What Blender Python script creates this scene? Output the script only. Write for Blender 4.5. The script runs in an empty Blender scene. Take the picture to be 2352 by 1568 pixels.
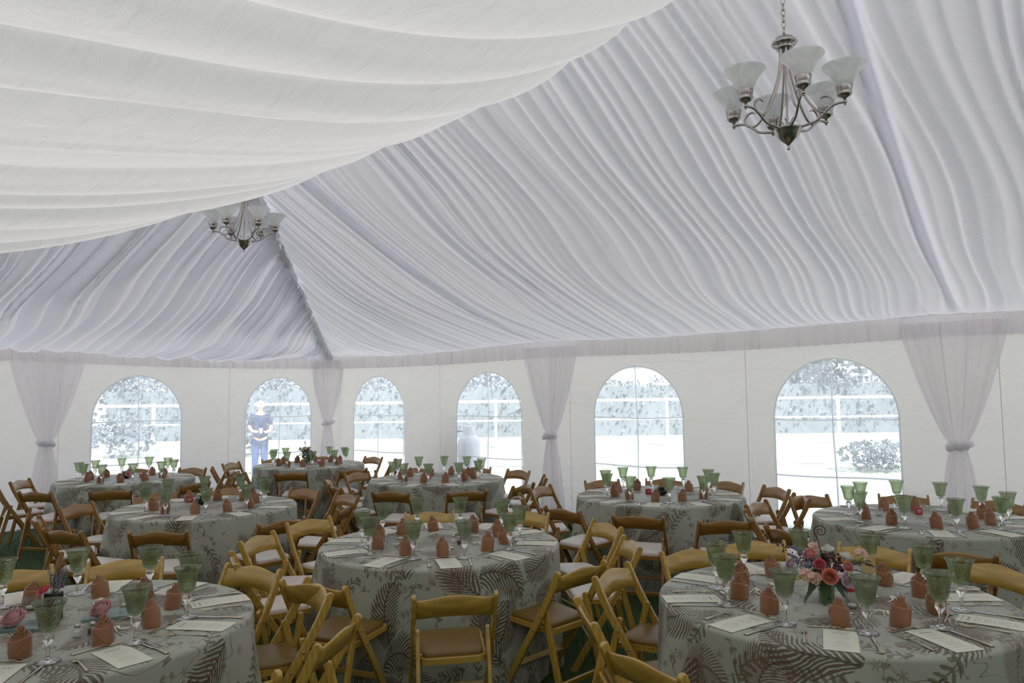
import bpy, bmesh, math, random
import numpy as np
from mathutils import Vector, Matrix
PI = math.pi
SC = bpy.context.scene
COL = SC.collection

# ------------------------------------------------------------------ camera, world, sun, exposure
PITCH = math.radians(4.198); ROLL = math.radians(-0.721)
cam = bpy.data.cameras.new('camera'); cam.lens = 1699.7/2352*36; cam.sensor_width = 36
cam.clip_start = .05; cam.clip_end = 300
camo = bpy.data.objects.new('camera', cam); COL.objects.link(camo)
F_ = Vector((0, math.cos(PITCH), math.sin(PITCH))); R0 = Vector((1, 0, 0)); U0 = Vector((0, -math.sin(PITCH), math.cos(PITCH)))
c_, s_ = math.cos(ROLL), math.sin(ROLL)
R_ = R0*c_ + U0*s_; U_ = U0*c_ - R0*s_
M = Matrix((R_, U_, -F_)).transposed().to_4x4(); M.translation = Vector((0, 0, 1.79))
camo.matrix_world = M
SC.camera = camo

world = bpy.data.worlds.new('sky'); SC.world = world; world.use_nodes = True
bg = world.node_tree.nodes['Background']
bg.inputs['Color'].default_value = (.80, .86, 1.0, 1); bg.inputs['Strength'].default_value = 1.45
sun = bpy.data.lights.new('sun', 'SUN'); sun.energy = 11.0; sun.angle = math.radians(12); sun.color = (1, .965, .90)
suno = bpy.data.objects.new('sun', sun); COL.objects.link(suno)
# the sun stands high behind the camera's right shoulder
sdir = Vector((-0.30, 0.78, -0.97)).normalized()
suno.rotation_euler = sdir.to_track_quat('-Z', 'Y').to_euler()
suno.location = (0, -20, 30)

SC.view_settings.view_transform = 'Standard'
SC.view_settings.look = 'None'
SC.view_settings.exposure = 0.30
SC.view_settings.gamma = 1.0
SC.view_settings.use_curve_mapping = False
SC.cycles.max_bounces = 8; SC.cycles.diffuse_bounces = 4; SC.cycles.glossy_bounces = 4
SC.cycles.transmission_bounces = 6; SC.cycles.transparent_max_bounces = 16
SC.cycles.sample_clamp_indirect = 6
SC.cycles.caustics_reflective = False; SC.cycles.caustics_refractive = False
SC.cycles.use_denoising = True
SC.cycles.use_adaptive_sampling = True; SC.cycles.adaptive_threshold = 0.06

# ------------------------------------------------------------------ tent frame of reference
CX, CY, ANG = -3.627, 14.693, 0.6770
RX, RY = math.cos(ANG), -math.sin(ANG)          # along the right wall, away from the corner
LX, LY = -math.sin(ANG), -math.cos(ANG)         # from the right wall into the tent
def W(u, w, z): return (CX + RX*u + LX*w, CY + RY*u + LY*w, z)
HE, HR, HALF, WID, UMAX = 2.63, 4.5, 5.2, 10.4, 18.2

# ------------------------------------------------------------------ material helpers
def rgb(r, g, b):
    f = lambda v: ((v/255)/12.92 if v/255 <= .04045 else ((v/255+.055)/1.055)**2.4)
    return (f(r), f(g), f(b), 1)
class NT:
    def __init__(s, name):
        s.m = bpy.data.materials.new(name); s.m.use_nodes = True
        s.t = s.m.node_tree; s.n = s.t.nodes; s.n.clear()
        s.out = s.n.new('ShaderNodeOutputMaterial')
    def new(s, typ, ins=None, **kw):
        n = s.n.new(typ)
        for k, v in kw.items(): setattr(n, k, v)
        for k, v in (ins or {}).items():
            if hasattr(v, 'is_output'): s.t.links.new(v, n.inputs[k])
            else: n.inputs[k].default_value = v
        return n
    def math(s, op, a, b=None, c=None, clamp=False):
        n = s.n.new('ShaderNodeMath'); n.operation = op; n.use_clamp = clamp
        for i, v in enumerate((a, b, c)):
            if v is None: continue
            if hasattr(v, 'is_output'): s.t.links.new(v, n.inputs[i])
            else: n.inputs[i].default_value = v
        return n.outputs[0]
    def mix(s, fac, a, b):
        n = s.n.new('ShaderNodeMix'); n.data_type = 'RGBA'
        for k, v in ((0, fac), (6, a), (7, b)):
            if hasattr(v, 'is_output'): s.t.links.new(v, n.inputs[k])
            else: n.inputs[k].default_value = v
        return n.outputs[2]
    def noise(s, scale, detail=3, vec=None, rough=.5, dist=0):
        i = {'Scale': scale, 'Detail': detail, 'Roughness': rough, 'Distortion': dist}
        if vec is not None: i['Vector'] = vec
        return s.new('ShaderNodeTexNoise', i).outputs['Fac']
    def coord(s, name='Object'): return s.new('ShaderNodeTexCoord').outputs[name]
    def mapping(s, vec, scale=(1, 1, 1), rot=(0, 0, 0), loc=(0, 0, 0)):
        return s.new('ShaderNodeMapping', {'Vector': vec, 'Scale': scale, 'Rotation': rot, 'Location': loc}).outputs[0]
    def bump(s, h, strength=.3, dist=.01):
        return s.new('ShaderNodeBump', {'Height': h, 'Strength': strength, 'Distance': dist}).outputs[0]
    def ramp(s, fac, a, b, lo=0., hi=1.):
        n = s.new('ShaderNodeMapRange', {'Value': fac, 'From Min': lo, 'From Max': hi, 'To Min': a, 'To Max': b}); return n.outputs[0]
    def finish(s, shader):
        s.t.links.new(shader, s.out.inputs['Surface']); return s.m
    def pbr(s, color, rough=.5, metal=0., normal=None, **kw):
        i = {'Base Color': color, 'Roughness': rough, 'Metallic': metal}
        if normal is not None: i['Normal'] = normal
        i.update(kw)
        return s.finish(s.new('ShaderNodeBsdfPrincipled', i).outputs[0])

def cloth_light(name, col, trans_col, fac, bump_scale=18., bstr=.25, stretch=(1, 1, 1), bdist=.004, sheer=0.):
    t = NT(name)
    v = t.mapping(t.coord('UV'), stretch)
    h = t.noise(bump_scale, 5, v, .6, .6)
    nb = t.bump(h, bstr, bdist)
    d = t.new('ShaderNodeBsdfDiffuse', {'Color': col, 'Normal': nb}).outputs[0]
    tr = t.new('ShaderNodeBsdfTranslucent', {'Color': trans_col, 'Normal': nb}).outputs[0]
    o = t.new('ShaderNodeMixShader', {0: fac, 1: d, 2: tr}).outputs[0]
    if sheer:
        tp = t.new('ShaderNodeBsdfTransparent').outputs[0]
        o = t.new('ShaderNodeMixShader', {0: sheer, 1: o, 2: tp}).outputs[0]
    return t.finish(o)
M_liner = cloth_light('liner_fabric_skylit', (.83, .82, .86, 1), (.80, .79, .86, 1), .102, 6, .5, (1.2, 3, 1), .012)  # cool sky light put into the colour: bluer, less transmitting
M_linernear = cloth_light('liner_fabric_wide_sunlit', (.84, .83, .83, 1), (.84, .83, .83, 1), .13, 3.5, .6, (1.1, 2.2, 1), .03)  # same liner with sunlight put into the colour: whiter, more transmitting
M_valance = cloth_light('valance_fabric', (.84, .82, .83, 1), (.86, .83, .86, 1), .42, 8, .4, (2, 2, 2), .01, sheer=.15)
M_drape = cloth_light('drape_fabric', (.93, .90, .93, 1), (.95, .92, .96, 1), .50, 5, .15, sheer=.30)
M_wall = cloth_light('wall_vinyl', (.72, .70, .67, 1), (.88, .81, .80, 1), .335, .9, .8, (1, 1.6, 1), .16)
M_hem = cloth_light('wall_hem', (.60, .60, .62, 1), (.8, .8, .84, 1), .50)
M_seam = cloth_light('wall_seam', (.70, .68, .65, 1), (.80, .77, .74, 1), .36)
M_backwall = cloth_light('darkened_wall_vinyl', (.42, .41, .39, 1), (.7, .68, .65, 1), .07)  # unseen walls, made dark to cut the light from behind the camera

def mk_vinyl():
    t = NT('clear_window_vinyl')
    v = t.coord('UV')
    n1 = t.noise(2.2, 6, t.mapping(v, (1, .5, 1), (0, 0, .5)), .65, 1.5)
    n2 = t.noise(30, 2, t.mapping(v, (1, .12, 1), (0, 0, -.7)), .5)
    f = t.math('ADD', t.ramp(n1, .20, .50, .35, .7), t.ramp(n2, 0, .06, .4, .7))
    tp = t.new('ShaderNodeBsdfTransparent', {'Color': (.93, .95, .97, 1)}).outputs[0]
    tl = t.new('ShaderNodeBsdfTranslucent', {'Color': (.83, .85, .97, 1)}).outputs[0]
    gl = t.new('ShaderNodeBsdfGlossy', {'Roughness': .12, 'Normal': t.bump(n1, .5, .05)}).outputs[0]
    a = t.new('ShaderNodeMixShader', {0: f, 1: tp, 2: tl}).outputs[0]
    return t.finish(t.new('ShaderNodeMixShader', {0: .05, 1: a, 2: gl}).outputs[0])
M_vinyl = mk_vinyl()

def mk_cloth():
    # sage tablecloth printed with brown palm fronds, ferns, vines and small blossoms
    t = NT('palm_print_tablecloth')
    uv = t.coord('UV')
    warp = t.new('ShaderNodeTexNoise', {'Vector': uv, 'Scale': 3.0, 'Detail': 2.0}).outputs['Color']
    wv = t.new('ShaderNodeVectorMath', {0: warp, 1: (.5, .5, .5)}, operation='SUBTRACT').outputs[0]
    wv = t.new('ShaderNodeVectorMath', {0: wv, 'Scale': .10}, operation='SCALE').outputs[0]
    uvw = t.new('ShaderNodeVectorMath', {0: uv, 1: wv}, operation='ADD').outputs[0]
    def frond(scale, off, L, Wd, nb, slant, duty, rnd=.85):
        p = t.mapping(uvw, (scale, scale, scale), loc=off)
        vo = t.new('ShaderNodeTexVoronoi', {'Vector': p, 'Scale': 1.0, 'Randomness': rnd}, voronoi_dimensions='2D')
        d = t.new('ShaderNodeVectorMath', {0: p, 1: vo.outputs['Position']}, operation='SUBTRACT').outputs[0]
        sep0 = t.new('ShaderNodeSeparateXYZ', {0: vo.outputs['Color']})
        ang = t.math('MULTIPLY', sep0.outputs[0], 6.283)
        ro = t.new('ShaderNodeVectorRotate', {'Vector': d, 'Angle': ang}, rotation_type='Z_AXIS').outputs[0]
        q = t.new('ShaderNodeSeparateXYZ', {0: ro}); x, y = q.outputs[0], q.outputs[1]
        yb = t.math('ADD', y, t.math('MULTIPLY', t.math('MULTIPLY', x, x), .9))      # a bent rib
        ay = t.math('ABSOLUTE', yb)
        xn = t.math('DIVIDE', x, L)
        env = t.math('MULTIPLY', t.math('SQRT', t.math('SUBTRACT', 1.0, t.math('MULTIPLY', xn, xn), clamp=True)), Wd)
        blade = t.math('SINE', t.math('ADD', t.math('MULTIPLY', t.math('SUBTRACT', x, t.math('MULTIPLY', ay, slant)), nb), t.math('MULTIPLY', t.noise(5.0, 3, p, .6), 7.0)))
        rag = t.math('MULTIPLY', env, t.ramp(blade, .55, 1.0, -1, 1))
        inside = t.math('LESS_THAN', ay, rag)
        gap = t.math('GREATER_THAN', blade, duty)
        rib = t.math('LESS_THAN', ay, .012)
        ribin = t.math('MULTIPLY', rib, t.math('LESS_THAN', t.math('ABSOLUTE', xn), 1.0))
        m = t.math('MAXIMUM', t.math('MULTIPLY', inside, gap), ribin)
        return m, sep0.outputs[1], blade
    m1, r1, b1 = frond(2.3, (0.3, 1.7, 0), .47, .28, 98, 1.1, -.25)
    m2, r2, b2 = frond(3.2, (5.1, 2.2, 0), .42, .15, 48, .8, .1)
    m3, r3, b3 = frond(5.0, (9.4, 7.7, 0), .30, .10, 26, .5, .2)
    m4, r4, b4 = frond(2.6, (7.3, 3.1, 0), .44, .30, 120, 1.35, -.1, 1.0)
    # vines
    vn = t.noise(2.6, 2, t.mapping(uv, (1, 1, 1), loc=(3, 8, 0)), .5, 1.2)
    vine = t.math('LESS_THAN', t.math('ABSOLUTE', t.math('SUBTRACT', vn, .5)), .0035)
    # small star blossoms
    p = t.mapping(uv, (6.5, 6.5, 6.5), loc=(1, 4, 0))
    vo = t.new('ShaderNodeTexVoronoi', {'Vector': p, 'Scale': 1.0, 'Randomness': .9}, voronoi_dimensions='2D')
    d = t.new('ShaderNodeVectorMath', {0: p, 1: vo.outputs['Position']}, operation='SUBTRACT').outputs[0]
    q = t.new('ShaderNodeSeparateXYZ', {0: d})
    at = t.math('ARCTAN2', q.outputs[1], q.outputs[0])
    rr = t.new('ShaderNodeVectorMath', {0: d}, operation='LENGTH').outputs['Value']
    pet = t.ramp(t.math('COSINE', t.math('MULTIPLY', at, 6.0)), .05, .17, -1, 1)
    sepc = t.new('ShaderNodeSeparateXYZ', {0: vo.outputs['Color']})
    bl = t.math('MULTIPLY', t.math('LESS_THAN', rr, pet), t.math('GREATER_THAN', sepc.outputs[0], .45))
    base = t.mix(t.noise(4, 3, uv), (.31, .325, .26, 1), (.36, .375, .31, 1))
    dark = t.mix(t.ramp(b1, 0, 1, -.4, 1), (.032, .022, .008, 1), (.10, .066, .035, 1))
    mid = (.085, .072, .032, 1)
    c = t.mix(t.math('MULTIPLY', vine, .8), base, (.11, .085, .045, 1))
    c = t.mix(t.math('MULTIPLY', bl, .55), c, (.17, .12, .08, 1))
    c = t.mix(t.math('MULTIPLY', m3, .7), c, (.13, .12, .07, 1))
    c = t.mix(t.math('MULTIPLY', m2, t.math('MULTIPLY', t.math('GREATER_THAN', r2, .25), .75)), c, mid)
    c = t.mix(t.math('MULTIPLY', m1, t.math('MULTIPLY', t.math('GREATER_THAN', r1, .15), .9)), c, dark)
    c = t.mix(t.math('MULTIPLY', m4, t.math('MULTIPLY', t.math('GREATER_THAN', r4, .55), .85)), c, t.mix(t.ramp(b4, 0, 1, -.4, 1), (.05, .03, .012, 1), (.16, .10, .07, 1)))
    weave = t.noise(260, 2, uv)
    return t.pbr(c, .50, 0, t.bump(weave, .15, .001), **{'Sheen Weight': .08, 'Specular IOR Level': .45})
M_cloth = mk_cloth()

def mk_wood(name, a, b, c):
    t = NT(name)
    v = t.mapping(t.coord('Object'), (2.2, 9, 9))
    oi = t.new('ShaderNodeObjectInfo').outputs['Random']
    off = t.new('ShaderNodeCombineXYZ', {0: t.math('MULTIPLY', oi, 30), 1: t.math('MULTIPLY', oi, 17)}).outputs[0]
    v = t.new('ShaderNodeVectorMath', {0: v, 1: off}, operation='ADD').outputs[0]
    g = t.noise(2.4, 5, v, .6, 1.4)
    w = t.new('ShaderNodeTexWave', {'Vector': v, 'Scale': 1.3, 'Distortion': 6.0, 'Detail': 2.0}, bands_direction='Y').outputs['Fac']
    c1 = t.mix(g, a, b); c2 = t.mix(t.math('MULTIPLY', w, .35), c1, c)
    return t.pbr(c2, .42, 0, t.bump(g, .08, .002), **{'Coat Weight': .8, 'Coat Roughness': .22})
M_woodL = mk_wood('honey_varnished_beech', (.36, .21, .018, 1), (.56, .375, .08, 1), (.20, .11, .008, 1))
M_woodD = mk_wood('varnished_beech_in_shade', (.23, .105, .014, 1), (.36, .185, .035, 1), (.13, .055, .008, 1))  # same beech, with the far chairs' shade put into the colour
def simple(name, col, rough=.5, metal=0., nscale=None, amt=.15, bstr=0., **kw):
    t = NT(name); nb = None; c = col
    if nscale:
        n = t.noise(nscale, 4, t.coord('Object'))
        c = t.mix(n, tuple(min(1, x*(1-amt)) for x in col[:3])+(1,), tuple(min(1, x*(1+amt)) for x in col[:3])+(1,))
        if bstr: nb = t.bump(n, bstr, .003)
    return t.pbr(c, rough, metal, nb, **kw)
M_padT = simple('tan_vinyl_pad', (.15, .088, .014, 1), .38, 0, 60, .1, .1)
M_padW = simple('ivory_vinyl_pad', (.66, .61, .56, 1), .36, 0, 60, .06, .1)
M_bolt = simple('dull_steel_bolt', (.35, .32, .28, 1), .4, 1)
M_napkin = simple('terracotta_satin', (.29, .125, .052, 1), .42, 0, 30, .12, .25, **{'Sheen Weight': .4})
M_nickel = simple('brushed_nickel', (.46, .42, .41, 1), .24, 1, 25, .12)
M_flat = simple('gold_tinted_flatware', (.62, .54, .38, 1), .22, 1, 20, .08)
M_blade = simple('steel_blade', (.62, .62, .62, 1), .2, 1)
M_red = simple('red_box_card', (.42, .02, .03, 1), .5)
M_redmark = simple('white_print', (.75, .70, .68, 1), .6)
M_tan = simple('kraft_card', (.50, .38, .19, 1), .7, 0, 30)
M_ink = simple('dark_brown_ink', (.06, .04, .02, 1), .7)
M_ribbon = simple('cream_ribbon', (.70, .66, .52, 1), .6, 0, 60, .15)
M_candle = simple('white_wax', (.85, .83, .78, 1), .5, 0, None, **{'Subsurface Weight': .2})
M_salt = simple('salt_grains', (.85, .85, .85, 1), .8)
M_pepper = simple('ground_pepper', (.10, .07, .05, 1), .9)
M_dark = simple('black_glazed_ceramic', (.012, .013, .016, 1), .25)
M_stem = simple('green_stem', (.05, .10, .025, 1), .6)
M_brownstem = simple('brown_stem', (.05, .022, .015, 1), .6)

def mk_glass(name, col, rough=0.0, bump_=0., bs=60):
    t = NT(name); i = {'Color': col, 'Roughness': rough, 'IOR': 1.45}
    if bump_: i['Normal'] = t.bump(t.noise(bs, 2, t.coord('Object'), .5), bump_, .004)
    g = t.new('ShaderNodeBsdfGlass', i).outputs[0]
    return t.finish(g)
def mk_clear(name, k, tint):
    t = NT(name)
    tp = t.new('ShaderNodeBsdfTransparent', {'Color': tint}).outputs[0]
    g = t.new('ShaderNodeBsdfGlass', {'Color': (.98, .98, .97, 1), 'IOR': 1.45, 'Roughness': .0}).outputs[0]
    gl = t.new('ShaderNodeBsdfGlossy', {'Roughness': .05}).outputs[0]
    f = t.new('ShaderNodeLayerWeight', {'Blend': .2}).outputs['Facing']
    a = t.new('ShaderNodeMixShader', {0: k, 1: tp, 2: g}).outputs[0]
    return t.finish(t.new('ShaderNodeMixShader', {0: t.math('MULTIPLY', f, .5), 1: a, 2: gl}).outputs[0])
M_glass = mk_clear('clear_glass', .85, (.96, .97, .96, 1))
M_thin = mk_clear('thin_clear_glass', .08, (.97, .98, .97, 1))
def mk_green():
    # thin seeded bubble glass: tinted, with bubbles and ripples catching the light
    t = NT('green_seeded_glass')
    v = t.coord('Object')
    vo = t.new('ShaderNodeTexVoronoi', {'Vector': v, 'Scale': 110.0}).outputs['Distance']
    n = t.noise(45, 3, t.mapping(v, (1, 1, .4)), .6, .8)
    h = t.math('ADD', t.math('MULTIPLY', vo, .8), n)
    nb = t.bump(h, .6, .004)
    tint = t.mix(t.ramp(n, 0, 1, .35, .65), (.76, .795, .70, 1), (.91, .925, .885, 1))
    tp = t.new('ShaderNodeBsdfTransparent', {'Color': tint}).outputs[0]
    gl = t.new('ShaderNodeBsdfGlossy', {'Color': (.9, .95, .88, 1), 'Roughness': .03, 'Normal': nb}).outputs[0]
    lw = t.new('ShaderNodeLayerWeight', {'Blend': .28, 'Normal': nb}).outputs['Facing']
    dk = t.new('ShaderNodeBsdfGlass', {'Color': (.66, .72, .58, 1), 'IOR': 1.4, 'Roughness': .0, 'Normal': nb}).outputs[0]
    a = t.new('ShaderNodeMixShader', {0: .38, 1: tp, 2: dk}).outputs[0]
    return t.finish(t.new('ShaderNodeMixShader', {0: t.math('MULTIPLY', lw, .24), 1: a, 2: gl}).outputs[0])
M_green = mk_green()
def mk_plate():
    t = NT('frosted_glass_plate')
    a = t.new('ShaderNodeBsdfTransparent', {'Color': (.75, .85, .82, 1)}).outputs[0]
    b = t.new('ShaderNodeBsdfPrincipled', {'Base Color': (.38, .48, .46, 1), 'Roughness': .15}).outputs[0]
    return t.finish(t.new('ShaderNodeMixShader', {0: .45, 1: a, 2: b}).outputs[0])
M_plate = mk_plate()
def mk_shade():
    t = NT('alabaster_lamp_glass')
    n = t.ramp(t.noise(7, 4, t.mapping(t.coord('Object'), (1, 1, .5)), .6, 2.5), 0, 1, .35, .65)
    c = t.mix(n, (.80, .82, .82, 1), (.97, .97, .97, 1))
    d = t.new('ShaderNodeBsdfPrincipled', {'Base Color': c, 'Roughness': .25}).outputs[0]
    tr = t.new('ShaderNodeBsdfTranslucent', {'Color': c}).outputs[0]
    return t.finish(t.new('ShaderNodeMixShader', {0: .5, 1: d, 2: tr}).outputs[0])
M_shade = mk_shade()
def mk_paper():
    # cream menu card, heading flourish and centred text lines toward the head of the card
    t = NT('printed_menu_card')
    s = t.new('ShaderNodeSeparateXYZ', {0: t.coord('UV')}); x, y = s.outputs[0], s.outputs[1]
    cx = t.math('ABSOLUTE', t.math('SUBTRACT', x, .5))
    row = t.math('FLOOR', t.math('MULTIPLY', y, 30.0))
    rv = t.new('ShaderNodeCombineXYZ', {0: row}).outputs[0]
    rn = t.new('ShaderNodeTexWhiteNoise', {'Vector': rv}, noise_dimensions='3D').outputs[0]
    fr = t.math('FRACT', t.math('MULTIPLY', y, 30.0))
    line = t.math('LESS_THAN', t.math('ABSOLUTE', t.math('SUBTRACT', fr, .5)), .17)
    wid = t.math('LESS_THAN', cx, t.ramp(rn, .06, .36))
    on = t.math('GREATER_THAN', t.math('FRACT', t.math('MULTIPLY', rn, 7.3)), .22)
    glyph = t.math('GREATER_THAN', t.noise(90, 1, t.mapping(t.coord('UV'), (1, .2, 1))), .44)
    body = t.math('MULTIPLY', t.math('MULTIPLY', line, wid), t.math('MULTIPLY', on, glyph))
    rng = t.math('MULTIPLY', t.math('GREATER_THAN', y, .07), t.math('LESS_THAN', y, .78))
    body = t.math('MULTIPLY', body, rng)
    hd = t.math('MULTIPLY', t.math('LESS_THAN', t.math('ABSOLUTE', t.math('SUBTRACT', y, .93)), .012), t.math('LESS_THAN', cx, .3))
    hd = t.math('MULTIPLY', hd, glyph)
    wob = t.math('ADD', .845, t.math('MULTIPLY', t.math('SINE', t.math('MULTIPLY', x, 55.0)), .013))
    ti = t.math('MULTIPLY', t.math('LESS_THAN', t.math('ABSOLUTE', t.math('SUBTRACT', y, wob)), .014), t.math('LESS_THAN', cx, .24))
    ink = t.math('MAXIMUM', t.math('MAXIMUM', t.math('MULTIPLY', body, .55), t.math('MULTIPLY', hd, .6)), t.math('MULTIPLY', ti, .85))
    c = t.mix(ink, (.66, .65, .54, 1), (.13, .12, .08, 1))
    return t.pbr(c, .75)
M_paper = mk_paper()
def petal(name, a, b):
    t = NT(name)
    n = t.noise(14, 3, t.coord('Object')); c = t.mix(n, a, b)
    d = t.new('ShaderNodeBsdfPrincipled', {'Base Color': c, 'Roughness': .6, 'Sheen Weight': .3}).outputs[0]
    tr = t.new('ShaderNodeBsdfTranslucent', {'Color': c}).outputs[0]
    return t.finish(t.new('ShaderNodeMixShader', {0: .25, 1: d, 2: tr}).outputs[0])
P_coral = petal('coral_petal', (.78, .22, .13, 1), (.88, .42, .30, 1))
P_pink = petal('pink_petal', (.68, .18, .20, 1), (.82, .42, .40, 1))
P_hot = petal('deep_pink_petal', (.65, .04, .10, 1), (.72, .18, .22, 1))
P_dusty = petal('dusty_pink_petal', (.62, .30, .31, 1), (.76, .50, .48, 1))
P_lilac = petal('lilac_petal', (.48, .33, .40, 1), (.62, .48, .52, 1))
P_blush = petal('blush_petal', (.74, .50, .38, 1), (.84, .66, .54, 1))
P_white = petal('white_petal', (.78, .77, .66, 1), (.88, .87, .80, 1))
P_lav = petal('lavender_buds', (.16, .14, .22, 1), (.30, .27, .34, 1))
P_lime = petal('lime_bud', (.42, .46, .10, 1), (.60, .62, .25, 1))
P_berry = petal('dark_berry', (.06, .01, .012, 1), (.13, .03, .03, 1))
P_leaf = petal('green_leaf', (.03, .075, .012, 1), (.07, .13, .03, 1))
P_leafd = petal('dark_leaf', (.012, .03, .010, 1), (.03, .06, .02, 1))

def mk_ground(name, a, b, scale, rough=.9):
    t = NT(name); v = t.coord('Object')
    n = t.noise(scale, 6, v, .65); n2 = t.noise(.35, 3, v)
    c = t.mix(t.math('MULTIPLY', t.math('ADD', n, n2), .5), a, b)
    return t.pbr(c, rough, 0, t.bump(n, .6, .03))
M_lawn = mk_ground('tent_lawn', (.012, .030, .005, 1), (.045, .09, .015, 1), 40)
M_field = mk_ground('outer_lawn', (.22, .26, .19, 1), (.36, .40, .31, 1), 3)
M_path = mk_ground('pale_gravel', (.62, .60, .54, 1), (.80, .78, .72, 1), 8)
M_blade_g = simple('grass_blade', (.035, .085, .012, 1), .6, 0, 3, .5)
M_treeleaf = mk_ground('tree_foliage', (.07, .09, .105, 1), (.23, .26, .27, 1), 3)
M_bark = simple('bark', (.10, .08, .06, 1), .9, 0, 8, .3)
M_whitep = simple('white_paint', (.82, .83, .84, 1), .4)
M_navy = simple('navy_cotton', (.015, .022, .07, 1), .8)
M_jeans = simple('blue_denim', (.03, .07, .22, 1), .8)
M_skin = simple('skin', (.58, .36, .26, 1), .5)
M_hair = simple('grey_hair', (.55, .52, .48, 1), .7)

# ------------------------------------------------------------------ object helpers
def link(name, me, mat=None, parent=None, smooth=True):
    o = bpy.data.objects.new(name, me); COL.objects.link(o)
    if mat is not None:
        for m_ in (mat if isinstance(mat, (list, tuple)) else [mat]): me.materials.append(m_)
    if smooth and len(me.polygons): me.polygons.foreach_set('use_smooth', [True]*len(me.polygons))
    if parent is not None: o.parent = parent
    return o
def empty(name, loc=(0, 0, 0), rz=0.):
    o = bpy.data.objects.new(name, None); COL.objects.link(o)
    o.empty_display_size = .1; o.location = loc; o.rotation_euler = (0, 0, rz); return o
def tag(o, label=None, cat=None, group=None, kind=None):
    if label: o['label'] = label
    if cat: o['category'] = cat
    if group: o['group'] = group
    if kind: o['kind'] = kind
    return o
class MB:
    """collects vertices, faces, uvs for one mesh"""
    def __init__(s): s.v = []; s.f = []; s.uv = []; s.mi = []; s.sm = []
    def grid(s, P, UV=None, mi=0, closed=False, flip=False):
        P = np.asarray(P, float); n, m = P.shape[:2]; b = len(s.v)
        s.v.extend(map(tuple, P.reshape(-1, 3)))
        for i in range(n-1):
            for j in range(m if closed else m-1):
                j2 = (j+1) % m
                q = [b+i*m+j, b+i*m+j2, b+(i+1)*m+j2, b+(i+1)*m+j]
                if flip: q.reverse()
                s.f.append(q); s.mi.append(mi); s.sm.append(True)
                if UV is not None:
                    k = [(i, j), (i, j2), (i+1, j2), (i+1, j)]
                    if flip: k.reverse()
                    s.uv.append([tuple(UV[a][b_]) for a, b_ in k])
                else: s.uv.append([(0, 0)]*4)
    def face(s, pts, uv=None, mi=0, sm=False):
        b = len(s.v); s.v.extend(pts); s.f.append(list(range(b, b+len(pts)))); s.mi.append(mi); s.sm.append(sm)
        s.uv.append(uv or [(0, 0)]*len(pts))
    def box(s, c, d, R=None, mi=0):
        x, y, z = d[0]/2, d[1]/2, d[2]/2
        P = [Vector(p) for p in ((-x,-y,-z),(x,-y,-z),(x,y,-z),(-x,y,-z),(-x,-y,z),(x,-y,z),(x,y,z),(-x,y,z))]
        if R is not None: P = [R @ p for p in P]
        b = len(s.v); s.v.extend(tuple(p+Vector(c)) for p in P)
        for q in ((3,2,1,0),(4,5,6,7),(0,1,5,4),(1,2,6,5),(2,3,7,6),(3,0,4,7)):
            s.f.append([b+i for i in q]); s.mi.append(mi); s.sm.append(False); s.uv.append([(0,0),(1,0),(1,1),(0,1)])
    def lathe(s, prof, n=24, c=(0, 0, 0), mi=0, wav=None, flip=False):
        a = np.linspace(0, 2*PI, n, endpoint=False)
        P = np.zeros((len(prof), n, 3))
        for i, (r, z) in enumerate(prof):
            k = 1 if wav is None else wav(i, a)
            P[i, :, 0] = c[0]+r*k*np.cos(a); P[i, :, 1] = c[1]+r*k*np.sin(a); P[i, :, 2] = c[2]+z
        s.grid(P, mi=mi, closed=True, flip=flip)
    def tube(s, pts, r, n=8, mi=0, flat=None):
        pts = [Vector(p) for p in pts]; N = len(pts)
        rr = r if isinstance(r, (list, tuple)) else [r]*N
        t0 = (pts[1]-pts[0]).normalized(); up = Vector((0, 0, 1)) if abs(t0.z) < .9 else Vector((1, 0, 0))
        nrm = t0.cross(up).normalized(); P = []
        for i, p in enumerate(pts):
            t = (pts[min(i+1, N-1)]-pts[max(i-1, 0)]).normalized()
            nrm = (nrm-t*nrm.dot(t)).normalized(); bn = t.cross(nrm)
            P.append([tuple(p+(nrm*math.cos(a)+bn*math.sin(a)*(flat or 1))*rr[i]) for a in [2*PI*k/n for k in range(n)]])
        s.grid(P, mi=mi, closed=True)
        s.face(list(reversed(P[0])), mi=mi); s.face(P[-1], mi=mi)
    def ball(s, c, r, n=10, m=7, mi=0, sc=(1, 1, 1)):
        P = []
        for i in range(m+1):
            t = PI*i/m
            P.append([(c[0]+r*sc[0]*math.sin(t)*math.cos(2*PI*j/n), c[1]+r*sc[1]*math.sin(t)*math.sin(2*PI*j/n), c[2]+r*sc[2]*math.cos(t)) for j in range(n)])
        s.grid(P, mi=mi, closed=True, flip=True)
    def mesh(s, name='m'):
        me = bpy.data.meshes.new(name); me.from_pydata(s.v, [], s.f)
        uvl = me.uv_layers.new(name='UVMap')
        uvl.data.foreach_set('uv', [x for f in s.uv for p in f for x in p])
        me.polygons.foreach_set('material_index', s.mi); me.polygons.foreach_set('use_smooth', s.sm)
        me.update(); return me
    def build(s, name, mat, parent=None):
        o = bpy.data.objects.new(name, s.mesh(name)); COL.objects.link(o)
        for m_ in (mat if isinstance(mat, (list, tuple)) else [mat]): o.data.materials.append(m_)
        if parent is not None: o.parent = parent
        return o
def bevel(o, w=.003, seg=2):
    bm = bmesh.new(); bm.from_mesh(o.data)
    bmesh.ops.remove_doubles(bm, verts=bm.verts, dist=1e-5)
    eds = [e for e in bm.edges if len(e.link_faces) == 2 and e.calc_face_angle() > .6]
    bmesh.ops.bevel(bm, geom=eds, offset=w, segments=seg, affect='EDGES', profile=.5)
    bm.to_mesh(o.data); bm.free(); return o
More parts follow.
